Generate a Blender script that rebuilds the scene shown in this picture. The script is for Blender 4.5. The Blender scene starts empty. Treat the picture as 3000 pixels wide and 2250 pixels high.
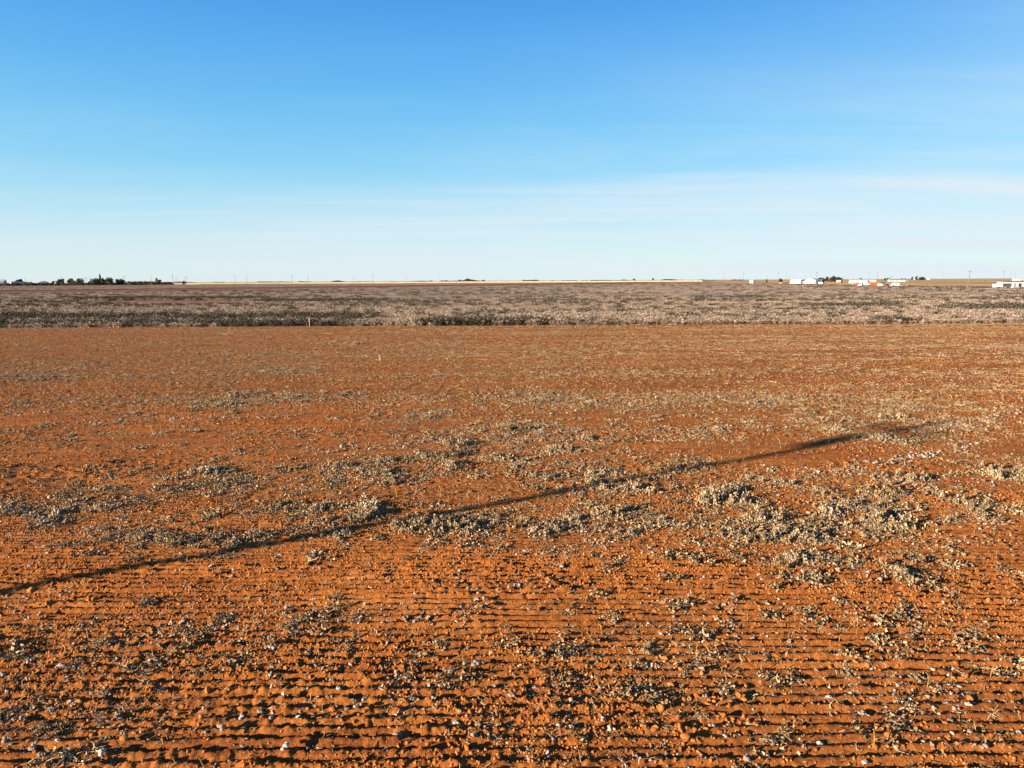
import bpy, math, random
import numpy as np
from mathutils import Matrix, Vector

R = math.radians
random.seed(7); np.random.seed(7)
RNG = np.random.default_rng(11)
SC = bpy.context.scene
COL = SC.collection

# ------------------------------------------------------------------ camera
CAM_H = 5.2
F = 2119.0 / 3000.0            # focal length in frame widths
PITCH = R(8.14); ROLL = R(0.267)
cam = bpy.data.cameras.new('camera'); camo = bpy.data.objects.new('camera', cam)
COL.objects.link(camo); SC.camera = camo
cam.sensor_width = 36; cam.lens = 36 * F; cam.clip_start = 0.1; cam.clip_end = 60000
camo.matrix_world = (Matrix.Translation((0, 0, CAM_H)) @ Matrix.Rotation(R(90) - PITCH, 4, 'X')
                     @ Matrix.Rotation(ROLL, 4, 'Z').inverted())
CM = np.array(camo.matrix_world)[:3, :3]

def G(px, py, z=0.0):
    """ground point under a point of the 3000 px wide photograph"""
    d = CM @ np.array([(px - 1500) / 2119.0, -(py - 1125) / 2119.0, -1.0])
    t = (z - CAM_H) / d[2]
    return np.array([d[0] * t, d[1] * t])

def at_depth(px, Y):
    d = CM @ np.array([(px - 1500) / 2119.0, 0.14, -1.0])
    return d[0] / d[1] * Y

# ------------------------------------------------------------------ light
SUN_EL = R(11.5)
TRAVEL = Vector((0.863 * math.cos(SUN_EL), 0.505 * math.cos(SUN_EL), -math.sin(SUN_EL)))
w = bpy.data.worlds.new('World'); SC.world = w; w.use_nodes = True
nt = w.node_tree; nt.nodes.clear()
def N(tree, kind, **kw):
    n = tree.nodes.new(kind)
    for k, v in kw.items(): setattr(n, k, v)
    return n
def L(tree, a, b): tree.links.new(a, b)
sky = N(nt, 'ShaderNodeTexSky', sky_type='NISHITA', sun_disc=False)
sky.sun_elevation = SUN_EL
to_sun = -TRAVEL
sky.sun_rotation = math.atan2(to_sun.x, to_sun.y)
sky.altitude = 900; sky.air_density = 1.0; sky.dust_density = 0.6; sky.ozone_density = 3.0
bg = N(nt, 'ShaderNodeBackground'); out = N(nt, 'ShaderNodeOutputWorld')
SKY_STRENGTH = 0.085; EXPOSURE = 1.7
bg.inputs['Strength'].default_value = SKY_STRENGTH
# thin high cirrus: a noise on a plane far overhead, pulled out into streaks
tc = N(nt, 'ShaderNodeTexCoord'); sep = N(nt, 'ShaderNodeSeparateXYZ'); L(nt, tc.outputs['Generated'], sep.inputs[0])
def M(tree, op, a, b=None, c=None, clamp=False):
    n = N(tree, 'ShaderNodeMath', operation=op, use_clamp=clamp)
    for i, v in enumerate((a, b, c)):
        if v is None: continue
        if isinstance(v, (int, float)): n.inputs[i].default_value = v
        else: L(tree, v, n.inputs[i])
    return n.outputs[0]
zz = M(nt, 'MAXIMUM', sep.outputs['Z'], 0.0)
zc = M(nt, 'ADD', zz, 0.05)
cx = M(nt, 'DIVIDE', sep.outputs['X'], zc); cy = M(nt, 'DIVIDE', sep.outputs['Y'], zc)
comb = N(nt, 'ShaderNodeCombineXYZ'); L(nt, cx, comb.inputs[0]); L(nt, cy, comb.inputs[1])
mp = N(nt, 'ShaderNodeMapping'); L(nt, comb.outputs[0], mp.inputs[0])
mp.inputs['Rotation'].default_value = (0, 0, R(-14)); mp.inputs['Location'].default_value = (5.3, 2.6, 0); mp.inputs['Scale'].default_value = (0.13, 0.30, 1)
nz = N(nt, 'ShaderNodeTexNoise'); L(nt, mp.outputs[0], nz.inputs['Vector'])
nz.inputs['Scale'].default_value = 1.0; nz.inputs['Detail'].default_value = 6; nz.inputs['Roughness'].default_value = 0.5
nz.inputs['Distortion'].default_value = 0.4
cir = N(nt, 'ShaderNodeMapRange', interpolation_type='SMOOTHSTEP'); L(nt, nz.outputs[0], cir.inputs[0])
cir.inputs[1].default_value = 0.22; cir.inputs[2].default_value = 0.66; cir.inputs[3].default_value = 0.0; cir.inputs[4].default_value = 0.75
# streaks melt into the blue high up
fade = N(nt, 'ShaderNodeMapRange', interpolation_type='SMOOTHSTEP'); L(nt, sep.outputs['Z'], fade.inputs[0])
fade.inputs[1].default_value = 0.06; fade.inputs[2].default_value = 0.36; fade.inputs[3].default_value = 1.0; fade.inputs[4].default_value = 0.0
nzf = N(nt, 'ShaderNodeTexNoise'); mpf = N(nt, 'ShaderNodeMapping'); L(nt, comb.outputs[0], mpf.inputs[0]); L(nt, mpf.outputs[0], nzf.inputs['Vector'])
mpf.inputs['Rotation'].default_value = (0, 0, R(-20)); mpf.inputs['Scale'].default_value = (0.30, 1.5, 1); nzf.inputs['Scale'].default_value = 1.0
nzf.inputs['Detail'].default_value = 7; nzf.inputs['Roughness'].default_value = .6; nzf.inputs['Distortion'].default_value = .8
wis = N(nt, 'ShaderNodeMapRange', interpolation_type='SMOOTHSTEP'); L(nt, nzf.outputs[0], wis.inputs[0])
wis.inputs[1].default_value = .35; wis.inputs[2].default_value = .70; wis.inputs[3].default_value = .66; wis.inputs[4].default_value = 1.3
# the veil is thicker towards the east
east = N(nt, 'ShaderNodeMapRange', interpolation_type='SMOOTHSTEP'); L(nt, sep.outputs['X'], east.inputs[0])
east.inputs[1].default_value = -.7; east.inputs[2].default_value = .6; east.inputs[3].default_value = .35; east.inputs[4].default_value = 1.3
cf = M(nt, 'MULTIPLY', M(nt, 'MULTIPLY', M(nt, 'MULTIPLY', cir.outputs[0], fade.outputs[0]), wis.outputs[0]), east.outputs[0], clamp=True)
# clear dry air: pale at the horizon, deep blue overhead, the same all the way round; part of it from the Nishita sky
sr = N(nt, 'ShaderNodeValToRGB'); L(nt, zz, sr.inputs[0])
K = 1.0 / (SKY_STRENGTH * 2 ** EXPOSURE)
stops = [(0, (.72, .84, .87)), (.035, (.67, .83, .88)), (.085, (.45, .75, .90)), (.15, (.21, .63, .91)), (.24, (.110, .48, .90)), (.36, (.040, .30, .83)), (.65, (.018, .15, .56)), (1, (.016, .11, .44))]
while len(sr.color_ramp.elements) < len(stops): sr.color_ramp.elements.new(.5)
for e, (p, c) in zip(sr.color_ramp.elements, stops): e.position = p; e.color = (*c, 1)
sr.color_ramp.interpolation = 'B_SPLINE'
sc_ = N(nt, 'ShaderNodeVectorMath', operation='SCALE'); L(nt, sr.outputs[0], sc_.inputs[0]); sc_.inputs['Scale'].default_value = K
m1 = N(nt, 'ShaderNodeMix', data_type='RGBA'); m1.inputs[0].default_value = .86
L(nt, sky.outputs[0], m1.inputs[6]); L(nt, sc_.outputs[0], m1.inputs[7])
m2 = N(nt, 'ShaderNodeMix', data_type='RGBA'); L(nt, cf, m2.inputs[0]); L(nt, m1.outputs[2], m2.inputs[6])
m2.inputs[7].default_value = (.76 * K, .86 * K, .93 * K, 1)
L(nt, m2.outputs[2], bg.inputs[0]); L(nt, bg.outputs[0], out.inputs[0])

sun = bpy.data.lights.new('sun', 'SUN'); suno = bpy.data.objects.new('sun', sun); COL.objects.link(suno)
sun.energy = 5.0; sun.angle = R(0.53); sun.color = (1.0, 0.87, 0.70)
suno.rotation_euler = TRAVEL.to_track_quat('-Z', 'Y').to_euler()
SC.view_settings.view_transform = 'Standard'; SC.view_settings.look = 'None'
SC.view_settings.exposure = EXPOSURE; SC.view_settings.gamma = 1.0; SC.view_settings.use_curve_mapping = False
SC.cycles.max_bounces = 5; SC.cycles.diffuse_bounces = 2

# ------------------------------------------------------------------ helpers
def tag(o, label=None, cat=None, group=None, kind=None):
    if label: o['label'] = label
    if cat: o['category'] = cat
    if group: o['group'] = group
    if kind: o['kind'] = kind
    return o

def mesh_np(name, verts, faces):
    """fast mesh from an (n,3) array and an (m,k) array of equal-sided faces"""
    me = bpy.data.meshes.new(name)
    verts = np.asarray(verts, dtype=np.float32); faces = np.asarray(faces, dtype=np.int32)
    k = faces.shape[1]
    me.vertices.add(len(verts)); me.vertices.foreach_set('co', verts.ravel())
    me.loops.add(faces.size); me.loops.foreach_set('vertex_index', faces.ravel())
    me.polygons.add(len(faces))
    me.polygons.foreach_set('loop_start', np.arange(len(faces), dtype=np.int32) * k)
    me.polygons.foreach_set('loop_total', np.full(len(faces), k, dtype=np.int32))
    me.update(calc_edges=True)
    return me

def link(name, me, mats=None, parent=None):
    o = bpy.data.objects.new(name, me); COL.objects.link(o)
    if mats:
        for m in (mats if isinstance(mats, (list, tuple)) else [mats]): me.materials.append(m)
    if parent: o.parent = parent
    return o

def empty(name, loc, rz=0):
    o = bpy.data.objects.new(name, None); COL.objects.link(o)
    o.location = loc; o.rotation_euler = (0, 0, rz); o.empty_display_size = 0.3
    return o

class MB:
    """collects boxes, prisms, tubes"""
    def __init__(s): s.v = []; s.f = []; s.m = []
    def add(s, vs, fs, mi=0):
        b = len(s.v); s.v += [tuple(v) for v in vs]
        for f in fs: s.f.append([b + i for i in f]); s.m.append(mi)
    def box(s, x0, x1, y0, y1, z0, z1, mi=0):
        s.add([(x0,y0,z0),(x1,y0,z0),(x1,y1,z0),(x0,y1,z0),(x0,y0,z1),(x1,y0,z1),(x1,y1,z1),(x0,y1,z1)],
              [(0,3,2,1),(4,5,6,7),(0,1,5,4),(1,2,6,5),(2,3,7,6),(3,0,4,7)], mi)
    def tube(s, p, q, r0, r1=None, n=8, mi=0):
        r1 = r0 if r1 is None else r1
        p = Vector(p); q = Vector(q); d = (q - p).normalized()
        a = d.cross(Vector((0, 0, 1)) if abs(d.z) < .9 else Vector((1, 0, 0))).normalized(); b = d.cross(a)
        vs = []
        for c, r in ((p, r0), (q, r1)):
            for i in range(n):
                t = 2 * math.pi * i / n; vs.append(c + a * math.cos(t) * r + b * math.sin(t) * r)
        fs = [(i, (i + 1) % n, n + (i + 1) % n, n + i) for i in range(n)] + [tuple(range(n))[::-1], tuple(range(n, 2 * n))]
        s.add(vs, fs, mi)
    def prism(s, poly, axis, a, b, mi=0):
        """poly: 2-D outline; axis 'x': (y,z) swept in x; axis 'y': (x,z) swept in y"""
        n = len(poly); vs = []
        for t in (a, b):
            for (u, v) in poly: vs.append((t, u, v) if axis == 'x' else (u, t, v))
        fs = [(i, (i + 1) % n, n + (i + 1) % n, n + i) for i in range(n)] + [tuple(range(n))[::-1], tuple(range(n, 2 * n))]
        s.add(vs, fs, mi)
    def build(s, name, mat, parent=None):
        me = bpy.data.meshes.new(name); me.from_pydata(s.v, [], s.f); me.update()
        o = link(name, me, mat, parent)
        if isinstance(mat, (list, tuple)): me.polygons.foreach_set('material_index', s.m)
        return o

def children(o): return [c for c in bpy.data.objects if c.parent == o]
def copy_thing(o, kids, loc, rz=0, sc=1.0):
    c = o.copy(); COL.objects.link(c); c.location = loc; c.rotation_euler = (0, 0, rz); c.scale = (sc,) * 3 if isinstance(sc, (int, float)) else sc
    for k in kids:
        d = k.copy(); COL.objects.link(d); d.parent = c
    return c

# lattice noise
_T = np.random.default_rng(3).random((8, 256, 256)).astype(np.float32)
def vn(x, y, seed=0):
    T = _T[seed % 8]; ox = (seed * 37.7) % 91; oy = (seed * 17.3) % 77
    x = x + ox; y = y + oy
    xi = np.floor(x).astype(np.int64); yi = np.floor(y).astype(np.int64)
    fx = x - xi; fy = y - yi; fx = fx * fx * (3 - 2 * fx); fy = fy * fy * (3 - 2 * fy)
    x0 = xi & 255; x1 = (xi + 1) & 255; y0 = yi & 255; y1 = (yi + 1) & 255
    a = T[x0, y0]; b = T[x1, y0]; c = T[x0, y1]; d = T[x1, y1]
    return (a + (b - a) * fx) * (1 - fy) + (c + (d - c) * fx) * fy
def fbm(x, y, seed=0, o=3):
    s = 0; a = 1; t = 0
    for i in range(o):
        s = s + a * vn(x * 2 ** i, y * 2 ** i, seed + i); t += a; a *= 0.5
    return s / t

# ------------------------------------------------------------------ materials
def mat_base(name, rough=1.0, spec=0.1):
    m = bpy.data.materials.new(name); m.use_nodes = True; t = m.node_tree
    b = t.nodes['Principled BSDF']; b.inputs['Roughness'].default_value = rough
    b.inputs['Specular IOR Level'].default_value = spec
    return m, t, b
def ramp(t, fac, stops, interp='LINEAR'):
    r = N(t, 'ShaderNodeValToRGB'); r.color_ramp.interpolation = interp
    el = r.color_ramp.elements
    while len(el) < len(stops): el.new(0.5)
    for e, (p, c) in zip(el, stops): e.position = p; e.color = (*c, 1)
    L(t, fac, r.inputs[0]); return r.outputs[0]
def noise(t, vec, scale, detail=3, rough=0.55, dist=0.0):
    n = N(t, 'ShaderNodeTexNoise'); L(t, vec, n.inputs['Vector'])
    n.inputs['Scale'].default_value = scale; n.inputs['Detail'].default_value = detail
    n.inputs['Roughness'].default_value = rough; n.inputs['Distortion'].default_value = dist
    return n.outputs[0]
def pos(t, sx=1, sy=1, sz=1, rz=0):
    g = N(t, 'ShaderNodeNewGeometry'); m = N(t, 'ShaderNodeMapping'); L(t, g.outputs['Position'], m.inputs[0])
    m.inputs['Scale'].default_value = (sx, sy, sz); m.inputs['Rotation'].default_value = (0, 0, rz)
    return m.outputs[0]
def mix(t, f, a, b, mode='MIX'):
    n = N(t, 'ShaderNodeMix', data_type='RGBA', blend_type=mode)
    if isinstance(f, (int, float)): n.inputs[0].default_value = f
    else: L(t, f, n.inputs[0])
    for i, v in ((6, a), (7, b)):
        if isinstance(v, tuple): n.inputs[i].default_value = (*v, 1)
        else: L(t, v, n.inputs[i])
    return n.outputs[2]
def bump(t, b, h, strength, dist):
    n = N(t, 'ShaderNodeBump'); n.inputs['Strength'].default_value = strength; n.inputs['Distance'].default_value = dist
    L(t, h, n.inputs['Height']); L(t, n.outputs[0], b.inputs['Normal'])

def mk_soil():
    m, t, b = mat_base('red_soil')
    big = noise(t, pos(t, .25, .6), 1.0, 3)
    mid = noise(t, pos(t, .28, 2.6), 1.0, 5, .6)
    fine = noise(t, pos(t), 14, 5, .7)
    c = ramp(t, big, [(.3, (.24, .068, .014)), (.7, (.36, .117, .023))])
    c2 = ramp(t, mid, [(.3, (.17, .050, .013)), (.48, (.29, .094, .020)), (.60, (.38, .132, .028)), (.8, (.48, .192, .050))])
    c = mix(t, .5, c, c2)
    sp = ramp(t, fine, [(.35, (.45, .40, .38)), (.55, (1, 1, 1)), (.75, (1.35, 1.4, 1.45))])
    c = mix(t, .8, c, sp, 'MULTIPLY')
    L(t, c, b.inputs['Base Color'])
    bump(t, b, noise(t, pos(t), 26, 5, .75), 1.0, .03)
    return m
def mk_inst(name, stops, rough=1.0, attr=None, trans=0.0):
    """colour from a per-copy random value, or from a per-face tone"""
    m, t, b = mat_base(name, rough)
    if attr:
        a = N(t, 'ShaderNodeAttribute', attribute_name=attr); f = a.outputs['Fac']
        oi = N(t, 'ShaderNodeObjectInfo')
        c = ramp(t, f, stops)
        v = N(t, 'ShaderNodeMapRange'); L(t, oi.outputs['Random'], v.inputs[0]); v.inputs[3].default_value = .78; v.inputs[4].default_value = 1.18
        hsv = N(t, 'ShaderNodeHueSaturation'); L(t, c, hsv.inputs['Color']); L(t, v.outputs[0], hsv.inputs['Value'])
        L(t, hsv.outputs[0], b.inputs['Base Color'])
    else:
        oi = N(t, 'ShaderNodeObjectInfo'); L(t, ramp(t, oi.outputs['Random'], stops), b.inputs['Base Color'])
    return m
def mk_plain(name, col, rough=.7, var=.15, scale=2.0, spec=.3):
    m, t, b = mat_base(name, rough, spec)
    n = noise(t, pos(t), scale, 3)
    lo = tuple(max(0, c * (1 - var)) for c in col); hi = tuple(min(1, c * (1 + var)) for c in col)
    L(t, ramp(t, n, [(.3, lo), (.7, hi)]), b.inputs['Base Color'])
    return m

SOIL = mk_soil()
CLOD = mk_inst('clod_soil', [(0, (.23, .072, .018)), (.5, (.30, .100, .024)), (1, (.38, .14, .035))])
CRUMB = mk_inst('crumb_soil', [(0, (.22, .070, .017)), (.5, (.32, .108, .024)), (1, (.41, .150, .036))])
LINT = mk_inst('cotton_lint', [(0, (.19, .135, .090)), (.5, (.26, .200, .150)), (1, (.40, .34, .275))])
STRAW = mk_inst('dry_straw', [(0, (.19, .10, .036)), (.5, (.31, .185, .075)), (1, (.44, .30, .15))])
LEAF = mk_inst('dry_leaf', [(0, (.14, .078, .032)), (.35, (.235, .145, .062)), (.7, (.335, .222, .108)), (1, (.44, .32, .19))], attr='tone')
COTTON = mk_inst('cotton_plant_matter', [(0, (.17, .108, .066)), (.5, (.275, .190, .127)), (.85, (.33, .237, .165)), (.9, (.37, .30, .24)), (1, (.46, .40, .34))], attr='tone')
DARKWEED = mk_inst('dark_weed', [(0, (.030, .025, .014)), (.5, (.055, .044, .024)), (.85, (.095, .070, .040)), (.92, (.28, .25, .22)), (1, (.40, .37, .33))], attr='tone')

# ------------------------------------------------------------------ terrain
ROW = 0.188
def furrow_mask(x, y):
    """how crisp the drill furrows are: strong close by, trampled through the weedy belt"""
    m = np.clip(1.35 - (y - 10.0) / 7.0, 0.30, 1.0)
    m = m * (0.62 + 0.7 * np.clip((fbm(x * .16, y * .45, 5) - .33) * 2.6, 0, 1))
    return np.clip(m, .08, 1.15)
def height(x, y):
    wob = (fbm(x * .11, y * .3, 1) - .5) * .5 + (vn(x * .9, y * .9, 4) - .5) * .04
    ph = (y + wob - x * .004) / ROW
    rowid = np.floor(ph); p = ph - rowid
    amp = .80 + .45 * vn(rowid * .77, x * .35 + rowid * 3.1, 2)
    up = np.clip(p / .62, 0, 1); up = up * up * (3 - 2 * up)
    dn = np.clip((p - .70) / .20, 0, 1); dn = dn * dn * (3 - 2 * dn)
    prof = up * (1 - dn)
    fm = furrow_mask(x, y)
    rag = np.abs(vn(x * 6, y * 9, 3) - .5) * 2
    h = .080 * amp * fm * prof * (.80 + .34 * rag)
    # wheel marks and passes: every twelfth row or so is deeper
    h = h + .05 * (fbm(x * .25, y * .8, 6) - .5)
    rough = .18 + 1.05 * np.clip((.5 * fbm(x * .3, y * .5, 7) + .5 * fbm(x * .05, y * .9, 14) - .40) * 4, 0, 1)
    c1 = np.clip(fbm(x * 7, y * 8, 9, 2) - .52, 0, 1)
    c2 = np.clip(vn(x * 17, y * 19, 12) - .5, 0, 1)
    c3 = vn(x * 33, y * 37, 13) - .5
    k = 1.0
    h = h + rough * k * (.10 * c1 + .040 * c2) + rough * .020 * c3
    return h - .03
def hz_at(x, y): return float(height(np.array([x], dtype=np.float64), np.array([y], dtype=np.float64))[0])

def ramp_rows(segs):
    out = []; 
    for a, b, s0, s1 in segs:
        y = a
        while y < b:
            out.append(y); y += s0 + (s1 - s0) * (y - a) / (b - a)
    out.append(segs[-1][1]); return np.array(out)
def fan_grid(Y, ncol, hw, zfun, keep=None):
    u = np.linspace(-1, 1, ncol)
    X = u[None, :] * hw(Y)[:, None]; YY = np.repeat(Y[:, None], ncol, 1)
    Z = zfun(X, YY)
    v = np.stack([X, YY, Z], -1).reshape(-1, 3)
    i = np.arange(len(Y) - 1)[:, None] * ncol + np.arange(ncol - 1)[None, :]
    f = np.stack([i, i + 1, i + ncol + 1, i + ncol], -1).reshape(-1, 4)
    if keep is not None:
        c = v[f].mean(1); f = f[keep(c[:, 0], c[:, 1])]
        used = np.unique(f); rm = np.full(len(v), -1); rm[used] = np.arange(len(used)); v = v[used]; f = rm[f]
    return v, f

Y = ramp_rows([(5.2, 14, .0155, .0155), (14, 30, .0155, .055), (30, 85.2, .055, .35)])
v, f = fan_grid(Y, 700, lambda y: .80 * y + 1.2, height)
me = mesh_np('ploughed_field', v, f); me.polygons.foreach_set('use_smooth', np.ones(len(f), dtype=bool))
tag(link('ploughed_field', me, SOIL), kind='structure')

def sheet(name, pts, z, mat, kind='structure'):
    me = bpy.data.meshes.new(name); me.from_pydata([(x, y, z) for x, y in pts], [], [tuple(range(len(pts)))]); me.update()
    return tag(link(name, me, mat), kind=kind)

def mk_pasture():
    m, t, b = mat_base('dry_pasture')
    n1 = noise(t, pos(t, .004, .004), 1, 4, .6); n2 = noise(t, pos(t, .02, .06), 1, 4, .6)
    c = ramp(t, n1, [(.35, (.36, .185, .070)), (.5, (.52, .32, .125)), (.68, (.62, .42, .19))])
    c2 = ramp(t, n2, [(.3, (.8, .74, .68)), (.55, (1, 1, 1)), (.8, (1.15, 1.12, 1.05))])
    L(t, mix(t, .9, c, c2, 'MULTIPLY'), b.inputs['Base Color'])
    return m
def mk_field(name, cols, sx=.02, sy=.05):
    m, t, b = mat_base(name)
    n2 = noise(t, pos(t, sx, sy), 1, 5, .65)
    L(t, ramp(t, n2, cols), b.inputs['Base Color'])
    return m
PASTURE = mk_pasture()
STUBBLE = mk_field('pale_stubble', [(.3, (.60, .47, .29)), (.7, (.72, .58, .38))])
STRIP = mk_field('dark_red_tilth', [(.3, (.15, .055, .030)), (.7, (.23, .090, .048))])
UNDER = mk_field('cotton_row_soil', [(.3, (.20, .085, .045)), (.7, (.30, .13, .065))], .3, .8)
TRACK = mk_field('sandy_track', [(.3, (.50, .34, .20)), (.7, (.58, .42, .27))])

sheet('ground', [(-30000, -400), (30000, -400), (30000, 30000), (-30000, 30000)], -.16, PASTURE)
sheet('bare_soil', [(-235, -60), (235, -60), (235, 84.6), (-235, 84.6)], -.11, SOIL)
# a road line runs off at about 30 degrees: the edges of the far fields follow it
D = np.array([.52, .854]); D = D / np.linalg.norm(D)
A1 = np.array([-278., 393.]) + D * -8 - np.array([-D[1], D[0]]) * 70      # near edge of the dark strip
def side(p, a): return (p[0] - a[0]) * D[1] - (p[1] - a[1]) * D[0]    # >0 : right of the line
NRM = np.array([-D[1], D[0]])
A2 = A1 + NRM * 160                          # far edge of the strip
A3 = np.array([-820., 1160.])               # roadside scrub
def along(a, s): return tuple(a + D * s)
sheet('cotton_soil', [(-700, 84.0), (235, 84.0), (235, 1420), (150, 1350), (-700, -10)], -.05, UNDER)
sheet('dirt_strip', [along(A1, -520), along(A1, 1010), along(A2, 1150), along(A2, -520)], .05, STRIP)
B2 = A3 + NRM * 1600
sheet('stubble_field', [(-640, 1376), (-600, 1400), (-342, 1450), (17, 1552), (445, 1713), (1140, 4371), (-2300, 4371)], .3, STUBBLE)

# ------------------------------------------------------------------ small prototypes
import bmesh
def ico(sub):
    bm = bmesh.new(); bmesh.ops.create_icosphere(bm, subdivisions=sub, radius=1.0)
    v = np.array([x.co[:] for x in bm.verts]); f = np.array([[q.index for q in p.verts] for p in bm.faces]); bm.free()
    return v, f
ICO1 = ico(1); ICO2 = ico(2)
def proto_clod(rng, sub=2):
    v, f = (ICO2 if sub == 2 else ICO1)
    v = v * (1 + (.30 if sub == 2 else .35) * (rng.random((len(v), 1)) - .5))
    # chop flat facets
    for _ in range(11):
        n = rng.normal(size=3); n /= np.linalg.norm(n); d = .45 + .32 * rng.random()
        k = v @ n - d; k[k < 0] = 0; v = v - k[:, None] * n
    v = v * (1.15 + .7 * (rng.random(3) - .5)); v[:, 2] *= .85
    return v, f
def proto_lint(rng):
    vs = []; fs = []; b = 0
    for k in range(rng.integers(3, 6)):
        v, f = ICO1 if k else ICO2
        v = v * (1 + .5 * (rng.random((len(v), 1)) - .5)) * (.45 + .4 * rng.random()) * np.array([1.1, .8, .65])
        v = v + rng.normal(size=3) * np.array([.55, .45, .22])
        vs.append(v); fs.append(f + b); b += len(v)
    return np.concatenate(vs), np.concatenate(fs)
def ribbon(p0, d, length, width, curl, rng, seg=3):
    pts = []; p = np.array(p0, float); d = np.array(d, float)
    for i in range(seg + 1):
        pts.append(p.copy()); p = p + d * length / seg
        d = d + rng.normal(size=3) * curl; d[2] -= curl * .35; d /= np.linalg.norm(d)
    s = np.cross(d, [0, 0, 1]) + 1e-3; s /= np.linalg.norm(s); s = s + rng.normal(size=3) * .3
    vs = []; fs = []
    for i, p in enumerate(pts):
        wdt = width * (1 - .6 * i / seg); vs += [p - s * wdt / 2, p + s * wdt / 2]
    for i in range(seg): a = 2 * i; fs.append([a, a + 1, a + 3, a + 2])
    return np.array(vs), np.array(fs)
def proto_straw(rng):
    vs = []; fs = []; b = 0
    for k in range(rng.integers(3, 7)):
        a = rng.random() * 6.28; el = rng.random() * .5
        d = (math.cos(a) * math.cos(el), math.sin(a) * math.cos(el), math.sin(el))
        v, f = ribbon(rng.normal(size=3) * np.array([.35, .35, .06]) + [0, 0, .12], d, .7 + rng.random() * .8, .10 + .10 * rng.random(), .35, rng)
        vs.append(v); fs.append(f + b); b += len(v)
    return np.concatenate(vs), np.concatenate(fs)
def proto_stalk(rng):
    """an upright broken cotton stalk"""
    m = MB(); lean = rng.normal(size=2) * .18
    m.tube((0, 0, -.05), (lean[0] * .5, lean[1] * .5, .5), .035, .03, 5); m.tube((lean[0] * .5, lean[1] * .5, .49), (lean[0] * 1.3, lean[1] * 1.3, 1), .03, .015, 5)
    if rng.random() < .6: m.tube((lean[0] * .5, lean[1] * .5, .5), (rng.normal() * .3, rng.normal() * .3, .8), .018, .01, 4)
    return m
def leaf_mass(rng, n, pfun, size, tonef):
    """n folded leaf faces; returns verts, quad faces, tones"""
    P = pfun(n)
    a = rng.normal(size=(n, 3)); a /= np.linalg.norm(a, axis=1)[:, None]
    b = np.cross(a, rng.normal(size=(n, 3))); b /= np.linalg.norm(b, axis=1)[:, None]
    s = size * (.5 + rng.random((n, 1)))
    c = np.cross(a, b) * s * .35
    v = np.stack([P - a * s * .5 - b * s * .35, P + a * s * .5 - b * s * .3 + c, P + a * s * .45 + b * s * .4, P - a * s * .5 + b * s * .3 + c], 1).reshape(-1, 3)
    f = np.arange(4 * n).reshape(n, 4)
    return v, f, tonef(n, P)
def set_tone(me, tones):
    at = me.attributes.new('tone', 'FLOAT', 'FACE'); at.data.foreach_set('value', np.asarray(tones, dtype=np.float32))

HID = bpy.data.collections.new('scatter_sources')      # sources for the countless small bits, outside the scene
def source_set(name, builders):
    c = bpy.data.collections.new(name)
    for i, me in enumerate(builders):
        o = bpy.data.objects.new(f'{name}_{i}', me); c.objects.link(o)
    return c
def stuff(name, xyz, rot, scl, idx, coll, label=None):
    """points + a geometry-node instancer: one countless mass"""
    me = bpy.data.meshes.new(name); me.vertices.add(len(xyz)); me.vertices.foreach_set('co', np.asarray(xyz, np.float32).ravel())
    a = me.attributes.new('rot', 'FLOAT_VECTOR', 'POINT'); a.data.foreach_set('vector', np.asarray(rot, np.float32).ravel())
    a = me.attributes.new('scl', 'FLOAT_VECTOR', 'POINT'); a.data.foreach_set('vector', np.asarray(scl, np.float32).ravel())
    a = me.attributes.new('idx', 'INT', 'POINT'); a.data.foreach_set('value', np.asarray(idx, np.int32))
    o = link(name, me)
    g = bpy.data.node_groups.new(name + '_nodes', 'GeometryNodeTree')
    g.interface.new_socket('Geometry', in_out='INPUT', socket_type='NodeSocketGeometry')
    g.interface.new_socket('Geometry', in_out='OUTPUT', socket_type='NodeSocketGeometry')
    gi = g.nodes.new('NodeGroupInput'); go = g.nodes.new('NodeGroupOutput')
    ip = g.nodes.new('GeometryNodeInstanceOnPoints'); ci = g.nodes.new('GeometryNodeCollectionInfo')
    ci.inputs['Collection'].default_value = coll; ci.inputs['Separate Children'].default_value = True; ci.inputs['Reset Children'].default_value = True
    def na(nm, typ):
        n = g.nodes.new('GeometryNodeInputNamedAttribute'); n.data_type = typ; n.inputs['Name'].default_value = nm
        return n.outputs['Attribute']
    er = g.nodes.new('FunctionNodeEulerToRotation')
    g.links.new(gi.outputs[0], ip.inputs['Points']); g.links.new(ci.outputs[0], ip.inputs['Instance'])
    ip.inputs['Pick Instance'].default_value = True
    g.links.new(na('idx', 'INT'), ip.inputs['Instance Index'])
    g.links.new(na('rot', 'FLOAT_VECTOR'), er.inputs[0]); g.links.new(er.outputs[0], ip.inputs['Rotation'])
    g.links.new(na('scl', 'FLOAT_VECTOR'), ip.inputs['Scale'])
    g.links.new(ip.outputs[0], go.inputs[0])
    md = o.modifiers.new('scatter', 'NODES'); md.node_group = g
    return tag(o, label=label, kind='stuff')

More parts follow.
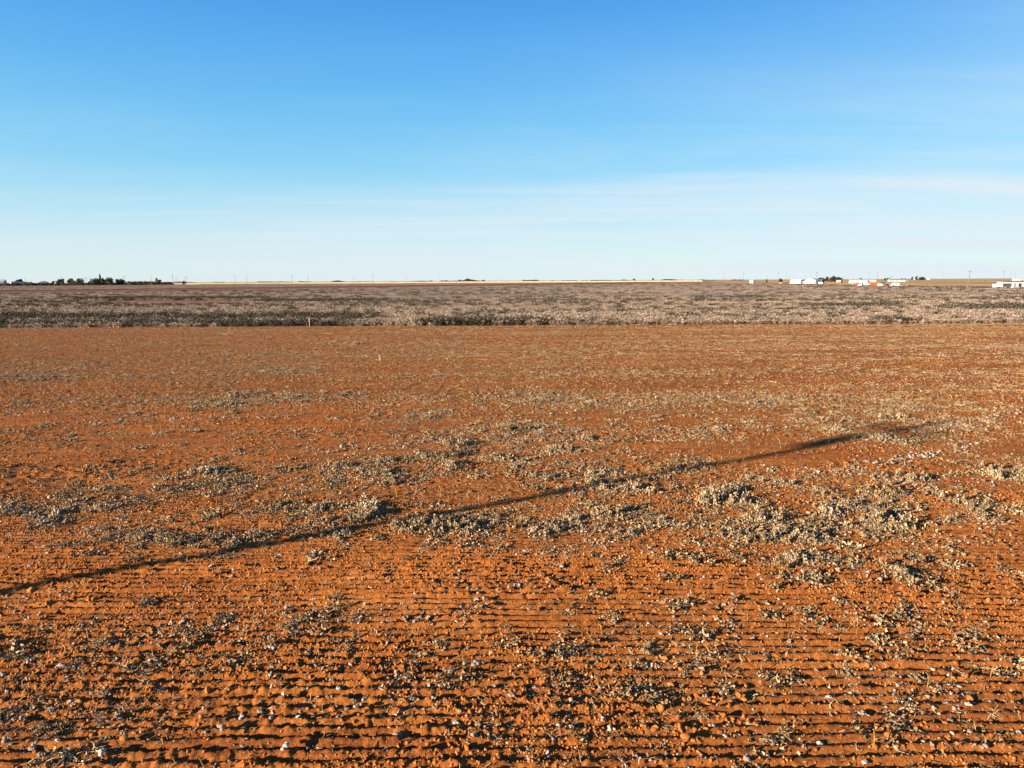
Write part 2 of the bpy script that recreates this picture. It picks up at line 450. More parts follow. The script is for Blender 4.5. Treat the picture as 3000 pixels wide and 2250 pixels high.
def M_np(name, vf, mat, tones=None):
    me = mesh_np(name, vf[0], vf[1]); me.materials.append(mat)
    if tones is not None: set_tone(me, tones)
    return me
rg = np.random.default_rng(5)
CL_ME = [M_np('soil_clod', proto_clod(rg), CLOD) for _ in range(8)]
CR_ME = [M_np('soil_crumb', proto_clod(rg, 1), CRUMB) for _ in range(6)]
LI_ME = [M_np('cotton_tuft', proto_lint(rg), LINT) for _ in range(8)]
ST_ME = [M_np('straw', proto_straw(rg), STRAW) for _ in range(8)]
CR = source_set('crumb_source', CR_ME); CLS = source_set('clod_source', CL_ME)
LIS = source_set('lint_source', LI_ME); STS = source_set('straw_source', ST_ME)
sk = []
for _ in range(6):
    m = proto_stalk(rg); me = bpy.data.meshes.new('stalk'); me.from_pydata(m.v, [], m.f); me.materials.append(STRAW); sk.append(me)
SKS = source_set('stalk_source', sk)

def weed_mesh(rng, rad=.40, H=.15, n=520, green=0.0, lint=18):
    k = rng.integers(9, 15)
    cen = np.stack([rng.normal(size=k) * rad * .66, rng.normal(size=k) * rad * .46, np.zeros(k)], 1)
    cr = rad * (.14 + .26 * rng.random(k) ** 1.5); ch = H * (.35 + .75 * rng.random(k) ** 1.4)
    def pf(n):
        j = rng.integers(0, k, n); d = rng.normal(size=(n, 3)); d /= np.linalg.norm(d, axis=1)[:, None]
        d[:, 2] = np.abs(d[:, 2]); r = .75 + .35 * rng.random((n, 1))
        return cen[j] + d * r * np.stack([cr[j], cr[j], ch[j]], 1)
    def tf(n, P):
        return np.clip(.70 + .30 * rng.normal(size=n) - green, 0, 1)
    v1, f1, t1 = leaf_mass(rng, n, pf, .030, tf)
    # outliers lying round the rim
    def pf2(n): 
        a = rng.random(n) * 6.28; r = rad * (.4 + 1.4 * rng.random(n)); return np.stack([np.cos(a) * r, np.sin(a) * r * .8, .02 + .02 * rng.random(n)], 1)
    v2, f2, t2 = leaf_mass(rng, n // 4, pf2, .028, tf)
    Vs = [v1, v2]; Fs_ = [f1, f2 + len(v1)]; Ts = [t1, t2]; b = len(v1) + len(v2); PR = pf(n // 9)
    for q in range(n // 9):        # broken stems and straw sticking out of the mat
        a = rng.random() * 6.28; el = (rng.random() - .25) * .7
        v, f = ribbon(PR[q] * [1, 1, .8], (math.cos(a) * math.cos(el), math.sin(a) * math.cos(el), math.sin(el)), .06 + .12 * rng.random(), .011, .3, rng)
        Vs.append(v); Fs_.append(f + b); Ts.append(np.full(len(f), .72 + .2 * rng.random())); b += len(v)
    V = np.concatenate(Vs); Fq = np.concatenate(Fs_); T = np.concatenate(Ts)
    me = mesh_np('foliage', V, Fq); me.materials.append(LEAF); set_tone(me, T)
    vs = []; fs = []; b = 0; P = pf(lint)
    for q in range(lint):
        v, f = ICO1; v = v * (1 + .5 * (rng.random((len(v), 1)) - .5)) * (.012 + .019 * rng.random()) + P[q] * [1, 1, 1.1]
        vs.append(v); fs.append(f + b); b += len(v)
    lm = mesh_np('lint', np.concatenate(vs), np.concatenate(fs)); lm.materials.append(LINT)
    return me, lm
WEEDS = [weed_mesh(rg, .30 + .15 * rg.random(), .11 + .06 * rg.random(), 850, g, l)
         for g, l in ((.04, 34), (.1, 18), (-.02, 44), (.15, 14), (.05, 30), (.3, 6), (.12, 30), (-.04, 40))]

# ------------------------------------------------------------------ where the weeds lie (2212 px wide coordinates of the photograph)
BELTS = [(790,1020,95,26,11),(1010,965,85,20,10),(920,1000,60,18,6),(1180,1000,90,26,10),(1120,925,55,14,6),(1310,1045,70,20,8),
 (1480,1005,50,13,4),(1570,1080,55,18,4),(1310,1130,60,20,7),(1110,1130,80,22,9),(1010,1125,60,18,6),(900,1140,55,16,5),(730,1110,70,18,6),
 (640,1095,60,16,5),(650,1155,70,14,4),(455,1165,75,18,6),(280,1152,52,16,5),(60,1125,80,30,10),(230,1090,38,10,3),(425,1018,45,8,2),
 (500,1040,60,10,3),(1700,1150,100,26,9),(1850,1080,100,24,9),(1900,1140,80,20,7),(1790,1112,60,16,4),(1420,1112,60,16,4),(1650,1045,60,13,4),
 (1850,912,95,18,10),(1920,955,55,9,4),(2110,915,50,6,4),(2150,1020,60,14,4),(2080,1110,65,16,5),(1180,857,70,7,6),(600,800,50,5,4),
 (460,870,70,8,5),(560,860,60,5,4),(40,815,60,7,6),(800,740,120,3,6),(980,742,60,3,3),(880,900,60,8,4),(1790,1205,60,10,3),(2010,1415,75,20,3),
 (1390,1385,80,20,3),(1340,1400,50,16,1),(2145,1500,50,18,2),(50,1565,70,24,3),(190,1560,50,16,1),(60,1430,50,12,1),(200,1405,55,16,2),
 (920,1405,36,12,1),(1280,1500,80,24,2),(1500,1440,60,12,1),(620,1360,50,10,1),(1880,1470,60,16,2),(1230,870,80,6,3),(1600,860,120,10,5),
 (1500,930,80,10,3),(2000,870,120,9,5),(1960,1030,50,10,2),(1540,1280,50,8,1),(1960,1250,60,10,2),(1240,960,90,16,5)]
wc = []
for cx_, cy_, rx, ry, n in BELTS:
    for _ in range(n):
        a = RNG.random() * 6.28; r = math.sqrt(RNG.random())
        x, y = G((cx_ + 1.35 * rx * r * math.cos(a)) * 1.3562, (cy_ + 1.3 * ry * r * math.sin(a)) * 1.3562)
        wc.append((x, y, (.48 + .66 * RNG.random() ** 1.6) * (1 if y > 12 else .44)))
wc.sort(key=lambda q: math.hypot(q[0], q[1]) / q[2])
def belt(x, y):
    """0..1 how weedy the ground is, from the belts and from soft noise"""
    d = np.zeros_like(x)
    for q in wc:
        d += .50 * np.exp(-((x - q[0]) ** 2 + ((y - q[1])) ** 2) / (2 * (.70 + .010 * q[1]) ** 2))
    return np.clip(d, 0, 1)
zone = lambda y: ('close to the camera among the sharp furrows' if y < 11 else 'just in front of the diagonal pole shadow' if y < 15 else
                  'in the weedy belt along the diagonal pole shadow' if y < 24 else 'beyond the weedy belt on open red soil' if y < 45 else 'far back towards the standing cotton')
sz3 = lambda s, a, b: 'small' if s < a else 'middling' if s < b else 'broad'
def side_words(x, y):
    r = x / y
    return ('by the left edge' if r < -.52 else 'left of the middle' if r < -.16 else 'in the middle' if r < .16 else 'right of the middle' if r < .52 else 'by the right edge')
ZW = lambda y: ('among the nearest sharp furrows' if y < 8.6 else 'among the near furrows' if y < 11 else 'in front of the pole shadow' if y < 15 else 'in the weedy belt' if y < 19 else
                'behind the weedy belt' if y < 24 else 'beyond the weedy belt' if y < 45 else 'towards the standing cotton')
for i, (x, y, s) in enumerate(wc[:300]):
    k = i % 8; e = empty('weed_clump', (x, y, hz_at(x, y) - .012), RNG.random() * 6.28); s *= 1.0; e.scale = (s, s * .9, s * (1.0 + .7 * RNG.random()))
    link('foliage', WEEDS[k][0], None, e); link('lint', WEEDS[k][1], None, e)['kind'] = 'stuff'
    tone = 'grey-green' if k == 5 else 'white-flecked' if k in (0, 2, 7) else 'tan'
    tag(e, f'{sz3(s, .75, 1.05)} {tone} clump of dry weed {ZW(y)}, {side_words(x, y)}', 'weed', 'clumps of dry weed lying on the ploughed field')

# ------------------------------------------------------------------ countless bits
def wedge(n, y0, y1, pw=1.0, k=.78):
    """random points in the view wedge, more or less even on the ground"""
    u = RNG.random(n); y = (y0 ** (2 * pw) + u * (y1 ** (2 * pw) - y0 ** (2 * pw))) ** (1 / (2 * pw))
    x = (RNG.random(n) * 2 - 1) * (k * y + .6); return x, y
def zs(x, y): return height(x, y)
def scatter(name, x, y, smin, smax, coll, nk, sink=.0, flat=1.0, tilt=6.28, pw=2.0, label=None, zrot=True):
    n = len(x); s = smin + (smax - smin) * RNG.random(n) ** pw
    z = zs(x, y) + s * sink
    rot = np.stack([(RNG.random(n) - .5) * tilt, (RNG.random(n) - .5) * tilt, RNG.random(n) * 6.28], 1)
    scl = np.stack([s, s, s * flat], 1)
    return stuff(name, np.stack([x, y, z], 1), rot, scl, RNG.integers(0, nk, n), coll, label)
# soil crumbs: thick where the tilth is rough
x, y = wedge(170000, 5.4, 17, .8)
p = np.clip((fbm(x * .35, y * .7, 21) - .36) * 3.2, .10, 1); k = RNG.random(len(x)) < p; x = x[k]; y = y[k]
scatter('soil_crumbs', x, y, .006, .030, CR, 6, .0, label='loose red crumbs of soil')
x, y = wedge(190000, 16, 85, .62)
p = np.clip((.5 * fbm(x * .25, y * .5, 23) + .5 * fbm(x * .04, y * .5, 27) - .42) * 6, .08, 1); k = RNG.random(len(x)) < p; x = x[k]; y = y[k]
scatter('soil_crumbs', x, y, .012, .048, CR, 6, .1)
x, y = wedge(3200, 5.4, 22, .7)
p = np.clip((fbm(x * .3, y * .6, 25) - .42) * 3.5, .04, 1); k = RNG.random(len(x)) < p; x = x[k]; y = y[k]
scatter('small_clods', x, y, .018, .042, CLS, 8, .1)
# straw, leaf litter and cotton lint
def litter_p(x, y, seed, base, wgt):
    n = np.clip((.5 * fbm(x * .16, y * .60, seed, 4) + .5 * fbm(x * .04, y * .45, seed + 2, 4) - .43) * 5.0, 0, 1)
    return np.clip(base + n * .6 + wgt * belt_cached(x, y), 0, 1)
_bx = np.linspace(-70, 70, 561); _by = np.linspace(5, 85, 641)
_BX, _BY = np.meshgrid(_bx, _by, indexing='ij'); _B = belt(_BX, _BY)
def belt_cached(x, y):
    i = np.clip(((x + 70) / 140 * 560), 0, 560).astype(int); j = np.clip((y - 5) / 80 * 640, 0, 640).astype(int); return _B[i, j]
x, y = wedge(60000, 5.4, 30, .74); k = RNG.random(len(x)) < litter_p(x, y, 31, .16, .9); x = x[k]; y = y[k]
scatter('straw_litter', x, y, .025, .10, STS, 8, .1, .8, .5)
x, y = wedge(230000, 28, 85, .75); k = RNG.random(len(x)) < litter_p(x, y, 33, .26, .4); x = x[k]; y = y[k]
scatter('straw_litter', x, y, .04, .15, STS, 8, .1, 1.0, .6)
x, y = wedge(26000, 5.6, 15, .85); k = RNG.random(len(x)) < np.clip((fbm(x * .7, y * 1.5, 71, 4) - .53) * 7, .01, 1) * .34; x = x[k]; y = y[k]
scatter('lint_litter', x, y, .010, .034, LIS, 8, .4, 1, 1.2)
x, y = wedge(12000, 5.6, 30, .75); k = RNG.random(len(x)) < np.clip(litter_p(x, y, 35, -.04, .9), 0, 1); x = x[k]; y = y[k]
scatter('lint_litter', x, y, .008, .032, LIS, 8, .4, 1, 1.2)
x, y = wedge(42000, 28, 85, .8); k = RNG.random(len(x)) < np.clip(litter_p(x, y, 37, .10, .7), 0, 1); x = x[k]; y = y[k]
scatter('lint_litter', x, y, .015, .05, LIS, 8, .4, 1, 1.2)
x, y = wedge(2400, 6, 40, .8)
scatter('stalk_stubs', x, y, .05, .20, SKS, 6, 0, 1, .5)
# windrows: thin lines of lint and straw left by the machine passes
wx = []; wy = []
for (p, q, n, sp) in (((2250, 1092), (3050, 1000), 900, .28), ((2520, 1300), (3050, 1190), 420, .22), ((2330, 1405), (2950, 1290), 420, .20), ((2420, 1478), (3050, 1395), 360, .2), ((900, 1320), (1700, 1262), 360, .25), ((100, 1240), (900, 1218), 420, .3), ((2000, 1165), (2700, 1120), 420, .3)):
    a = G(*p); b = G(*q); t_ = RNG.random(n); t_ = t_[vn(t_ * 22 + n, t_ * 0 + 3.3, 5) > .38]; n = len(t_)
    wx.append(a[0] + t_ * (b[0] - a[0]) + RNG.normal(size=n) * sp); wy.append(a[1] + t_ * (b[1] - a[1]) + RNG.normal(size=n) * sp)
x = np.concatenate(wx); y = np.concatenate(wy); k = RNG.random(len(x)) < .5
scatter('lint_litter', x[k], y[k], .02, .06, LIS, 8, .4, 1, 1.2)
scatter('straw_litter', x[~k], y[~k], .06, .16, STS, 8, .1, .8, .5)
# extra low leaf litter in the belts
LFS = source_set('leaf_litter_source', [weed_mesh(rg, .15, .055, 90, g, 3)[0] for g in (0, .1, -.1, .05, .2)])
x, y = wedge(38000, 6, 85, .68); k = RNG.random(len(x)) < litter_p(x, y, 39, -.16, .62) * np.clip((y - 5) / 9, .38, 1); x = x[k]; y = y[k]
scatter('weed_litter', x, y, .4, 1.5, LFS, 5, -.01, 1.0, .15)
# flat mats of litter drawn out along the passes, further off
x, y = wedge(60000, 22, 85, .78)
nn_ = np.clip((.35 * fbm(x * .10, y * .5, 61, 4) + .65 * fbm(x * .035, y * .42, 63, 4) - .50) * 9, 0, 1); k = RNG.random(len(x)) < nn_ * .42; x = x[k]; y = y[k]
scatter('weed_litter', x, y, .5, 1.7, LFS, 5, -.01, .7, .12)

# ------------------------------------------------------------------ the largest clods and tufts, one by one
cl = []
def cluster(n, cx_, cy_, rx, ry, smin, smax):
    for _ in range(n):
        a = RNG.random() * 6.28; r = math.sqrt(RNG.random())
        x, y = G((cx_ + rx * r * math.cos(a)), (cy_ + ry * r * math.sin(a))); cl.append((x, y, smin + (smax - smin) * RNG.random() ** 1.8))
cluster(60, 2070, 2100, 190, 70, .030, .060); cluster(33, 2050, 1990, 170, 70, .026, .052); cluster(45, 1500, 2120, 480, 110, .022, .045)
cluster(40, 480, 2130, 430, 110, .022, .046); cluster(40, 2650, 2050, 300, 160, .022, .045); cluster(22, 220, 1755, 160, 40, .03, .055)
cluster(40, 1500, 1900, 1350, 110, .022, .040); cluster(20, 2200, 1700, 700, 60, .025, .045)
x_, y_ = G(2480, 1358); cl.append((x_, y_, .12))
cl = cl[:299] + [cl[-1]]
for i, (x, y, s) in enumerate(cl):
    o = link('soil_clod', CL_ME[i % 8]); o.location = (x, y, hz_at(x, y) + s * .22); o.scale = (s, s, s); o.rotation_euler = (RNG.random() * .6, RNG.random() * .6, RNG.random() * 6.28)
    if i == len(cl) - 1: tag(o, 'large brown lump of earth beneath the end of the long pole shadow', 'clod', 'hard clods of red soil')
    else: tag(o, f'{sz3(s / .04, .72, 1.1)} orange soil clod {ZW(y)}, {side_words(x, y)}', 'clod', 'hard clods of red soil')
tf_ = []
for _ in range(300):
    if RNG.random() < .55:
        x, y = G(RNG.random() * 3000, 1620 + 620 * RNG.random() ** .8)
    else:
        q = wc[RNG.integers(0, 220)]; x, y = q[0] + RNG.normal() * .5, q[1] + RNG.normal() * .4
    tf_.append((x, y, .024 + .030 * RNG.random() ** 1.5))
for i, (x, y, s) in enumerate(tf_):
    o = link('cotton_tuft', LI_ME[i % 8]); o.location = (x, y, hz_at(x, y) + s * .55); o.scale = (s, s, s); o.rotation_euler = (0, 0, RNG.random() * 6.28)
    tag(o, f'{sz3(s / .03, .85, 1.15)} grey-white cotton tuft {ZW(y)}, {side_words(x, y)}', 'cotton', 'tufts of cotton lint dropped on the field')

# ------------------------------------------------------------------ standing cotton
def cotton_mesh(rng, width=1.1, H=.54, n=150, boll=34, mat=None, mean=.42):
    def pf(n):
        x = (rng.random(n) - .5) * width; z = H * (1 - rng.random(n) ** 1.6 * .95) * (.75 + .35 * rng.random(n)); yv = rng.normal(size=n) * .17
        return np.stack([x, yv, z], 1)
    v1, f1, t1 = leaf_mass(rng, n, pf, .085, lambda n, P: np.clip(mean + .2 * rng.normal(size=n), 0, .8))
    v2, f2, t2 = leaf_mass(rng, boll, pf, .075, lambda n, P: .9 + .1 * rng.random(n))
    V = [v1, v2]; Fs = [f1, f2 + len(v1)]; T = [t1, t2]; b = len(v1) + len(v2)
    for _ in range(8):           # stems
        x0 = (rng.random() - .5) * width; d = rng.normal(size=2) * .10
        v = np.array([[x0 - .012, 0, 0], [x0 + .012, 0, 0], [x0 + d[0] + .006, d[1], H], [x0 + d[0] - .006, d[1], H]])
        V.append(v); Fs.append(np.array([[0, 1, 2, 3]]) + b); T.append(np.array([.2])); b += 4
    me = mesh_np('cotton_row_piece', np.concatenate(V), np.concatenate(Fs)); me.materials.append(mat); set_tone(me, np.concatenate(T))
    return me
COT = source_set('cotton_source', [cotton_mesh(rg, 1.1, .50, 165, 24, COTTON) for _ in range(6)] + [cotton_mesh(rg, 1.2, .75, 170, 20, DARKWEED, .4) for _ in range(3)])
# dark streaks, bare places : (x0,x1,y0,y1 in photo px, kind)
DARK = [(150, 800, 872, 881, .9), (-200, 1050, 949, 962, 1.0), (-200, 1150, 929, 942, .8), (1200, 1620, 944, 960, .7), (1300, 1500, 924, 934, .6), (2530, 2780, 939, 955, 1.0), (680, 1150, 880, 888, .8),
        (1220, 1290, 888, 893, .7), (2330, 2660, 894, 906, .8), (2750, 3100, 900, 918, .9), (1060, 1140, 863, 869, .8), (2900, 2960, 872, 876, .7), (700, 780, 850, 853, .5),
        (850, 980, 853, 856, .5), (0, 260, 884, 892, .5), (1450, 1700, 872, 876, .3), (2000, 2300, 872, 879, .35), (1900, 2500, 930, 940, .25)]
BARE = [(230, 780, 879, 897, 1.0), (0, 240, 887, 894, .7), (430, 700, 877, 899, 1.0), (900, 1180, 886, 892, .6)]
def region(x, y, regs, soft=.25):
    d = np.stack([x, y, np.full_like(x, -CAM_H)], -1) @ CM
    px = d[..., 0] / -d[..., 2] * 2119 + 1500; py = -d[..., 1] / -d[..., 2] * 2119 + 1125
    wob = (fbm(x * .03, y * .05, 41) - .5) * 10; o = np.zeros_like(x)
    for x0, x1, y0, y1, wg in regs:
        ex = np.clip(np.minimum(px - x0, x1 - px) / 90, 0, 1); ey = np.clip(np.minimum(py + wob - y0, y1 - py - wob) / max(1.5, (y1 - y0) * soft), 0, 1)
        o = np.maximum(o, wg * ex * ey)
    return o
def rows(y0, y1, dy, dx, k=.80):
    X = []; Yv = []
    y = y0
    while y < y1:
        n = int(2 * (k * y + 3) / dx); X.append(np.linspace(-(k * y + 3), k * y + 3, n) + RNG.normal(size=n) * dx * .25); Yv.append(np.full(n, y) + RNG.normal(size=n) * dy * .09); y += dy
    return np.concatenate(X), np.concatenate(Yv)
def cotton(name, x, y, sc, dens=1.0, zk=1.0):
    ok = (x < 234 + RNG.normal(size=len(x)) * .5) & (((x - A1[0]) * D[1] - (y - A1[1]) * D[0]) > 0)
    x = x[ok]; y = y[ok]
    dk = region(x, y, DARK); br = region(x, y, BARE); gap = fbm(x * .05, y * .12, 43)
    keep = (RNG.random(len(x)) > br * 1.25) & (RNG.random(len(x)) < dens * np.clip(1.25 - (gap < .36) * .6, 0, 1))
    x = x[keep]; y = y[keep]; dk = dk[keep]; n = len(x)
    dark = RNG.random(n) < np.clip(dk * (.20 + .85 * np.clip((fbm(x * .10, y * .30, 49) - .32) * 3.5, 0, 1)) + .04 + .20 * np.clip((fbm(x * .012, y * .11, 47) - .54) * 7, 0, 1), 0, .95)
    idx = np.where(dark, RNG.integers(6, 9, n), RNG.integers(0, 6, n))
    s = sc * (.75 + .45 * fbm(x * .08, y * .15, 45)) * (.85 + .3 * RNG.random(n))
    rot = np.stack([np.zeros(n), np.zeros(n), RNG.normal(size=n) * .25 + np.where(RNG.random(n) < .5, 0, math.pi)], 1)
    return stuff(name, np.stack([x, y, np.full(n, -.05)], 1), rot, np.stack([s, s, s * zk * (.9 + .3 * RNG.random(n))], 1), idx, COT)
x, y = rows(84.6, 190, 1.0, .95)
cotton('standing_cotton', x, y, 1.0)
x, y = rows(190.5, 420, 2.2, 1.9)
cotton('standing_cotton', x, y, 1.7, zk=.62)
x, y = rows(421, 1130, 7.5, 3.4, .78)
cotton('standing_cotton', x, y, 3.0, zk=.40)
# far canopy read as one surface
def mk_canopy():
    m, t, b = mat_base('cotton_canopy')
    n1 = noise(t, pos(t, .5, .5, .5), 1, 5, .8); n2 = noise(t, pos(t, .02, .035), 1, 3, .6)
    c = ramp(t, n1, [(.35, (.20, .125, .080)), (.5, (.32, .215, .150)), (.65, (.42, .31, .23)), (.75, (.52, .44, .37))])
    c2 = ramp(t, n2, [(.35, (.72, .70, .66)), (.6, (1, 1, 1))])
    L(t, mix(t, 1.0, c, c2, 'MULTIPLY'), b.inputs['Base Color'])
    return m
CANOPY = mk_canopy()
def canz(x, y): return .42 + .22 * (vn(x * 1.3, y * .9, 51) - .3) + .25 * (fbm(x * .1, y * .12, 53) - .5)
Yc = ramp_rows([(215, 420, .9, 3.5), (420, 1420, 3.5, 14)])
v, f = fan_grid(Yc, 640, lambda y: .80 * y + 5, canz, lambda x, y: (x < 234) & (region(x, y, BARE) < .4) & (((x - A1[0]) * D[1] - (y - A1[1]) * D[0]) > 0))
tag(link('cotton_canopy', mesh_np('cotton_canopy', v, f), CANOPY), kind='stuff')
PINK = mk_field('far_cotton', [(.3, (.31, .195, .125)), (.7, (.40, .27, .18))], .05, .05)
HEDGE = np.array([(-1400., 870.), (-900, 1200), (-600, 1400), (-342, 1450), (17, 1552), (470, 1722)])
def pink_zone(x, y): return (x < 440) & ((x - A2[0]) * D[1] - (y - A2[1]) * D[0] < 0) & (y < np.interp(x, HEDGE[:, 0], HEDGE[:, 1]) - 4)
Yc = ramp_rows([(330, 1760, 3, 12)])
v, f = fan_grid(Yc, 420, lambda y: .85 * y + 60, lambda x, y: .35 + .2 * (vn(x * .3, y * .3, 55) - .5), pink_zone)
tag(link('far_cotton_field', mesh_np('far_cotton_field', v, f), PINK), kind='structure')
X, Yv = rows(400, 1740, 13, 5, .80); ok = pink_zone(X, Yv - 4); X = X[ok]; Yv = Yv[ok]; n = len(X); q = 4.2 * (.8 + .4 * RNG.random(n))
stuff('far_standing_cotton', np.stack([X, Yv, np.full(n, -.05)], 1), np.stack([np.zeros(n), np.zeros(n), RNG.normal(size=n) * .3], 1), np.stack([q, q, q * .28], 1), RNG.integers(0, 6, n), COT)

# ------------------------------------------------------------------ paint and timber
WHITE = mk_plain('white_paint', (.52, .51, .48), .6, .06, .4)
CREAM = mk_plain('cream_siding', (.42, .39, .31), .7, .06, .4)
ZINC = mk_plain('zinc_sheet', (.36, .37, .37), .8, .10, .3)
DARKWALL = mk_plain('dark_sheet', (.055, .055, .07), .7, .2, .5)
GREYWALL = mk_plain('grey_sheet', (.26, .28, .33), .6, .1, .5)
DARKROOF = mk_plain('dark_shingle', (.075, .070, .068), .9, .2, .5)
BROWNROOF = mk_plain('rust_brown_sheet', (.17, .085, .05), .8, .3, .5)
TANWALL = mk_plain('tan_block', (.42, .29, .19), .9, .1, .5)
ORANGE = mk_plain('orange_paint', (.42, .085, .015), .55, .1, .5)
GLASS = mk_plain('dark_glass', (.03, .03, .035), .15, .1, 1, .5)
TYRE = mk_plain('tyre_rubber', (.025, .025, .025), .9, .1, 2)
WOOD = mk_plain('weathered_wood', (.16, .12, .09), .9, .25, 1.5)
LATH = mk_plain('lath_wood', (.62, .48, .28), .8, .1, 20)
RIBBON = mk_plain('pink_ribbon', (.55, .14, .10), .6, .1, 20)
PORC = mk_plain('porcelain', (.35, .33, .32), .3, .1, 5)
BARK = mk_plain('bark', (.10, .075, .055), .95, .3, 2)
RUST = mk_plain('rust', (.24, .10, .07), .9, .3, 1)
TREELEAF = mk_inst('tree_leaf', [(0, (.018, .024, .013)), (.5, (.040, .048, .024)), (1, (.085, .090, .045))], attr='tone')
OLIVE = mk_inst('olive_leaf', [(0, (.050, .044, .020)), (.5, (.095, .078, .036)), (1, (.16, .125, .065))], attr='tone')
SCRUB = mk_inst('scrub_leaf', [(0, (.045, .030, .017)), (.5, (.090, .055, .030)), (1, (.16, .10, .055))], attr='tone')

TH = R(-47)                  # the farm road grid
def spot(px, py, z=0.0):
    p = G(px, py); return (p[0], p[1], z)
def gable_building(name, label, cat, px, py, wid, dep, wallh, ridge, rz, wall, roof, axis='x', openings=(), endmat=None, group=None):
    """gabled building; front wall along local x at y=0, body behind; ridge along axis"""
    t = empty(name, spot(px, py, -.1), rz); tag(t, label, cat, group)
    w2 = wid / 2; m = MB(); th = .14
    if axis == 'x':
        prof = [(0, 0), (dep, 0), (dep, wallh), (dep / 2, ridge), (0, wallh)]
        m.prism(prof, 'x', -w2, w2); m.build('wall', wall, t)
        r = MB(); o = .35; sl = (ridge - wallh) / (dep / 2)
        for sgn in (0, 1):
            y0, y1 = (-o, dep / 2) if not sgn else (dep + o, dep / 2)
            r.prism([(y0, wallh - sl * o + .02), (y1, ridge + .02), (y1, ridge + .02 + th), (y0, wallh - sl * o + .02 + th)], 'x', -w2 - o, w2 + o)
        r.build('roof', roof, t)
    else:
        prof = [(-w2, 0), (w2, 0), (w2, wallh), (0, ridge), (-w2, wallh)]
        m.prism(prof, 'y', 0, dep); m.build('wall', wall, t)
        r = MB(); o = .35; sl = (ridge - wallh) / w2
        for sg in (-1, 1):
            r.prism([(sg * (w2 + o), wallh - sl * o + .02), (0, ridge + .02), (0, ridge + .02 + th), (sg * (w2 + o), wallh - sl * o + .02 + th)], 'y', -o, dep + o)
        r.build('roof', roof, t)
    for kind, x0, x1, z0, z1, mt in openings:
        q = MB(); q.box(x0, x1, -.05, .04, z0, z1)
        p = q.build(kind, mt, t)
        fr = MB(); e = .09
        for a in ((x0 - e, x0), (x1, x1 + e)): fr.box(a[0], a[1], -.08, .03, z0, z1 + e)
        fr.box(x0, x1, -.08, .03, z1, z1 + e); fr.build('frame', WHITE if mt is not WHITE else GREYWALL, p)
    return t

# right-hand farmyards, left to right
gable_building('small_shed', 'small white shed with one dark side, standing alone in the brown pasture', 'shed', 2201, 829.6, 5.2, 4.4, 3.9, 4.7, TH, WHITE, ZINC,
               openings=[('door', -.6, .6, .1, 2.3, GREYWALL)])
gable_building('metal_barn', 'long low white metal barn with a shaded dark end, first of the two big barns', 'barn', 2330, 830.6, 13.5, 9, 3.6, 5.1, TH, WHITE, WHITE,
               openings=[('door', -5.2, -2.2, .1, 3.0, CREAM), ('window', 1.5, 2.7, 1.4, 2.4, GREYWALL)])
gable_building('gabled_barn', 'tall white barn with its gable end and small sign facing the field', 'barn', 2373, 830.8, 12.5, 15, 4.2, 6.0, TH, WHITE, ZINC, 'y',
               openings=[('sliding_door', -5, 3.2, .1, 2.9, CREAM), ('window', -1.6, .3, 3.6, 4.2, GREYWALL), ('door', 4.2, 5.2, .1, 2.2, RUST)])
gable_building('yellow_lean_to', 'small pale yellow lean-to between the two white barns', 'shed', 2354.5, 830.7, 2.6, 3, 2.6, 3.0, TH, TANWALL, CREAM, openings=[('door', -.5, .5, .1, 2.0, RUST)])
gable_building('dark_barn', 'dark grey-blue shed behind the white box, below the trees', 'barn', 2396, 829.4, 9.5, 8, 3.6, 4.6, TH, DARKWALL, GREYWALL, openings=[('door', -1, 1.4, .1, 2.8, GREYWALL)])
def box_thing(name, label, cat, px, py, w_, d_, h_, rz, wall, lid, extra=()):
    t = empty(name, spot(px, py, -.1), rz); tag(t, label, cat)
    m = MB(); m.box(-w_/2, w_/2, 0, d_, .1, h_ - .12); m.build('body', wall, t)
    r = MB(); r.box(-w_/2 - .06, w_/2 + .06, -.06, d_ + .06, h_ - .12, h_); r.build('roof', lid, t)
    for nm, x0, x1, z0, z1, mt in extra:
        q = MB(); q.box(x0, x1, -.05, .03, z0, z1); q.build(nm, mt, t)
    return t
box_thing('storage_box', 'white storage box in front of the dark grey-blue shed', 'storage box', 2403.5, 831.2, 5.0, 2.4, 2.0, TH, WHITE, WHITE, [('door', -1.8, -.6, .2, 1.7, CREAM)])
def carport(name, label, px, py, w_, d_, h_, rz, roof, post, n=4, back=None):
    t = empty(name, spot(px, py, -.1), rz); tag(t, label, 'shelter')
    r = MB(); r.prism([(-.3, h_ - .25), (d_ + .3, h_), (d_ + .3, h_ + .12), (-.3, h_ - .13)], 'x', -w_/2 - .3, w_/2 + .3); r.build('roof', roof, t)
    for i in range(n):
        for yy in (.1, d_ - .1):
            x = -w_/2 + w_ * i / (n - 1); q = MB(); q.box(x - .09, x + .09, yy - .09, yy + .09, 0, h_ - .26 + (.2 if yy > .2 else 0)); q.build('post', post, t)
    if back: q = MB(); q.box(-w_/2 + .1, w_/2 - .1, d_ - .32, d_ - .22, 0, h_ - .3); q.build('back_wall', back, t)
    return t
carport('open_shed', 'low open-fronted brown shed on posts to the left of the tan block house', 2431.5, 829.4, 12, 5, 2.7, TH, BROWNROOF, WOOD, 6, BROWNROOF)
gable_building('block_house', 'plain square tan block house behind the grass', 'house', 2456, 829.2, 6.4, 5, 3.7, 3.9, TH, TANWALL, TANWALL, openings=[('window', -1.6, -.6, 1.3, 2.3, GREYWALL), ('door', .8, 1.7, .1, 2.1, RUST)])
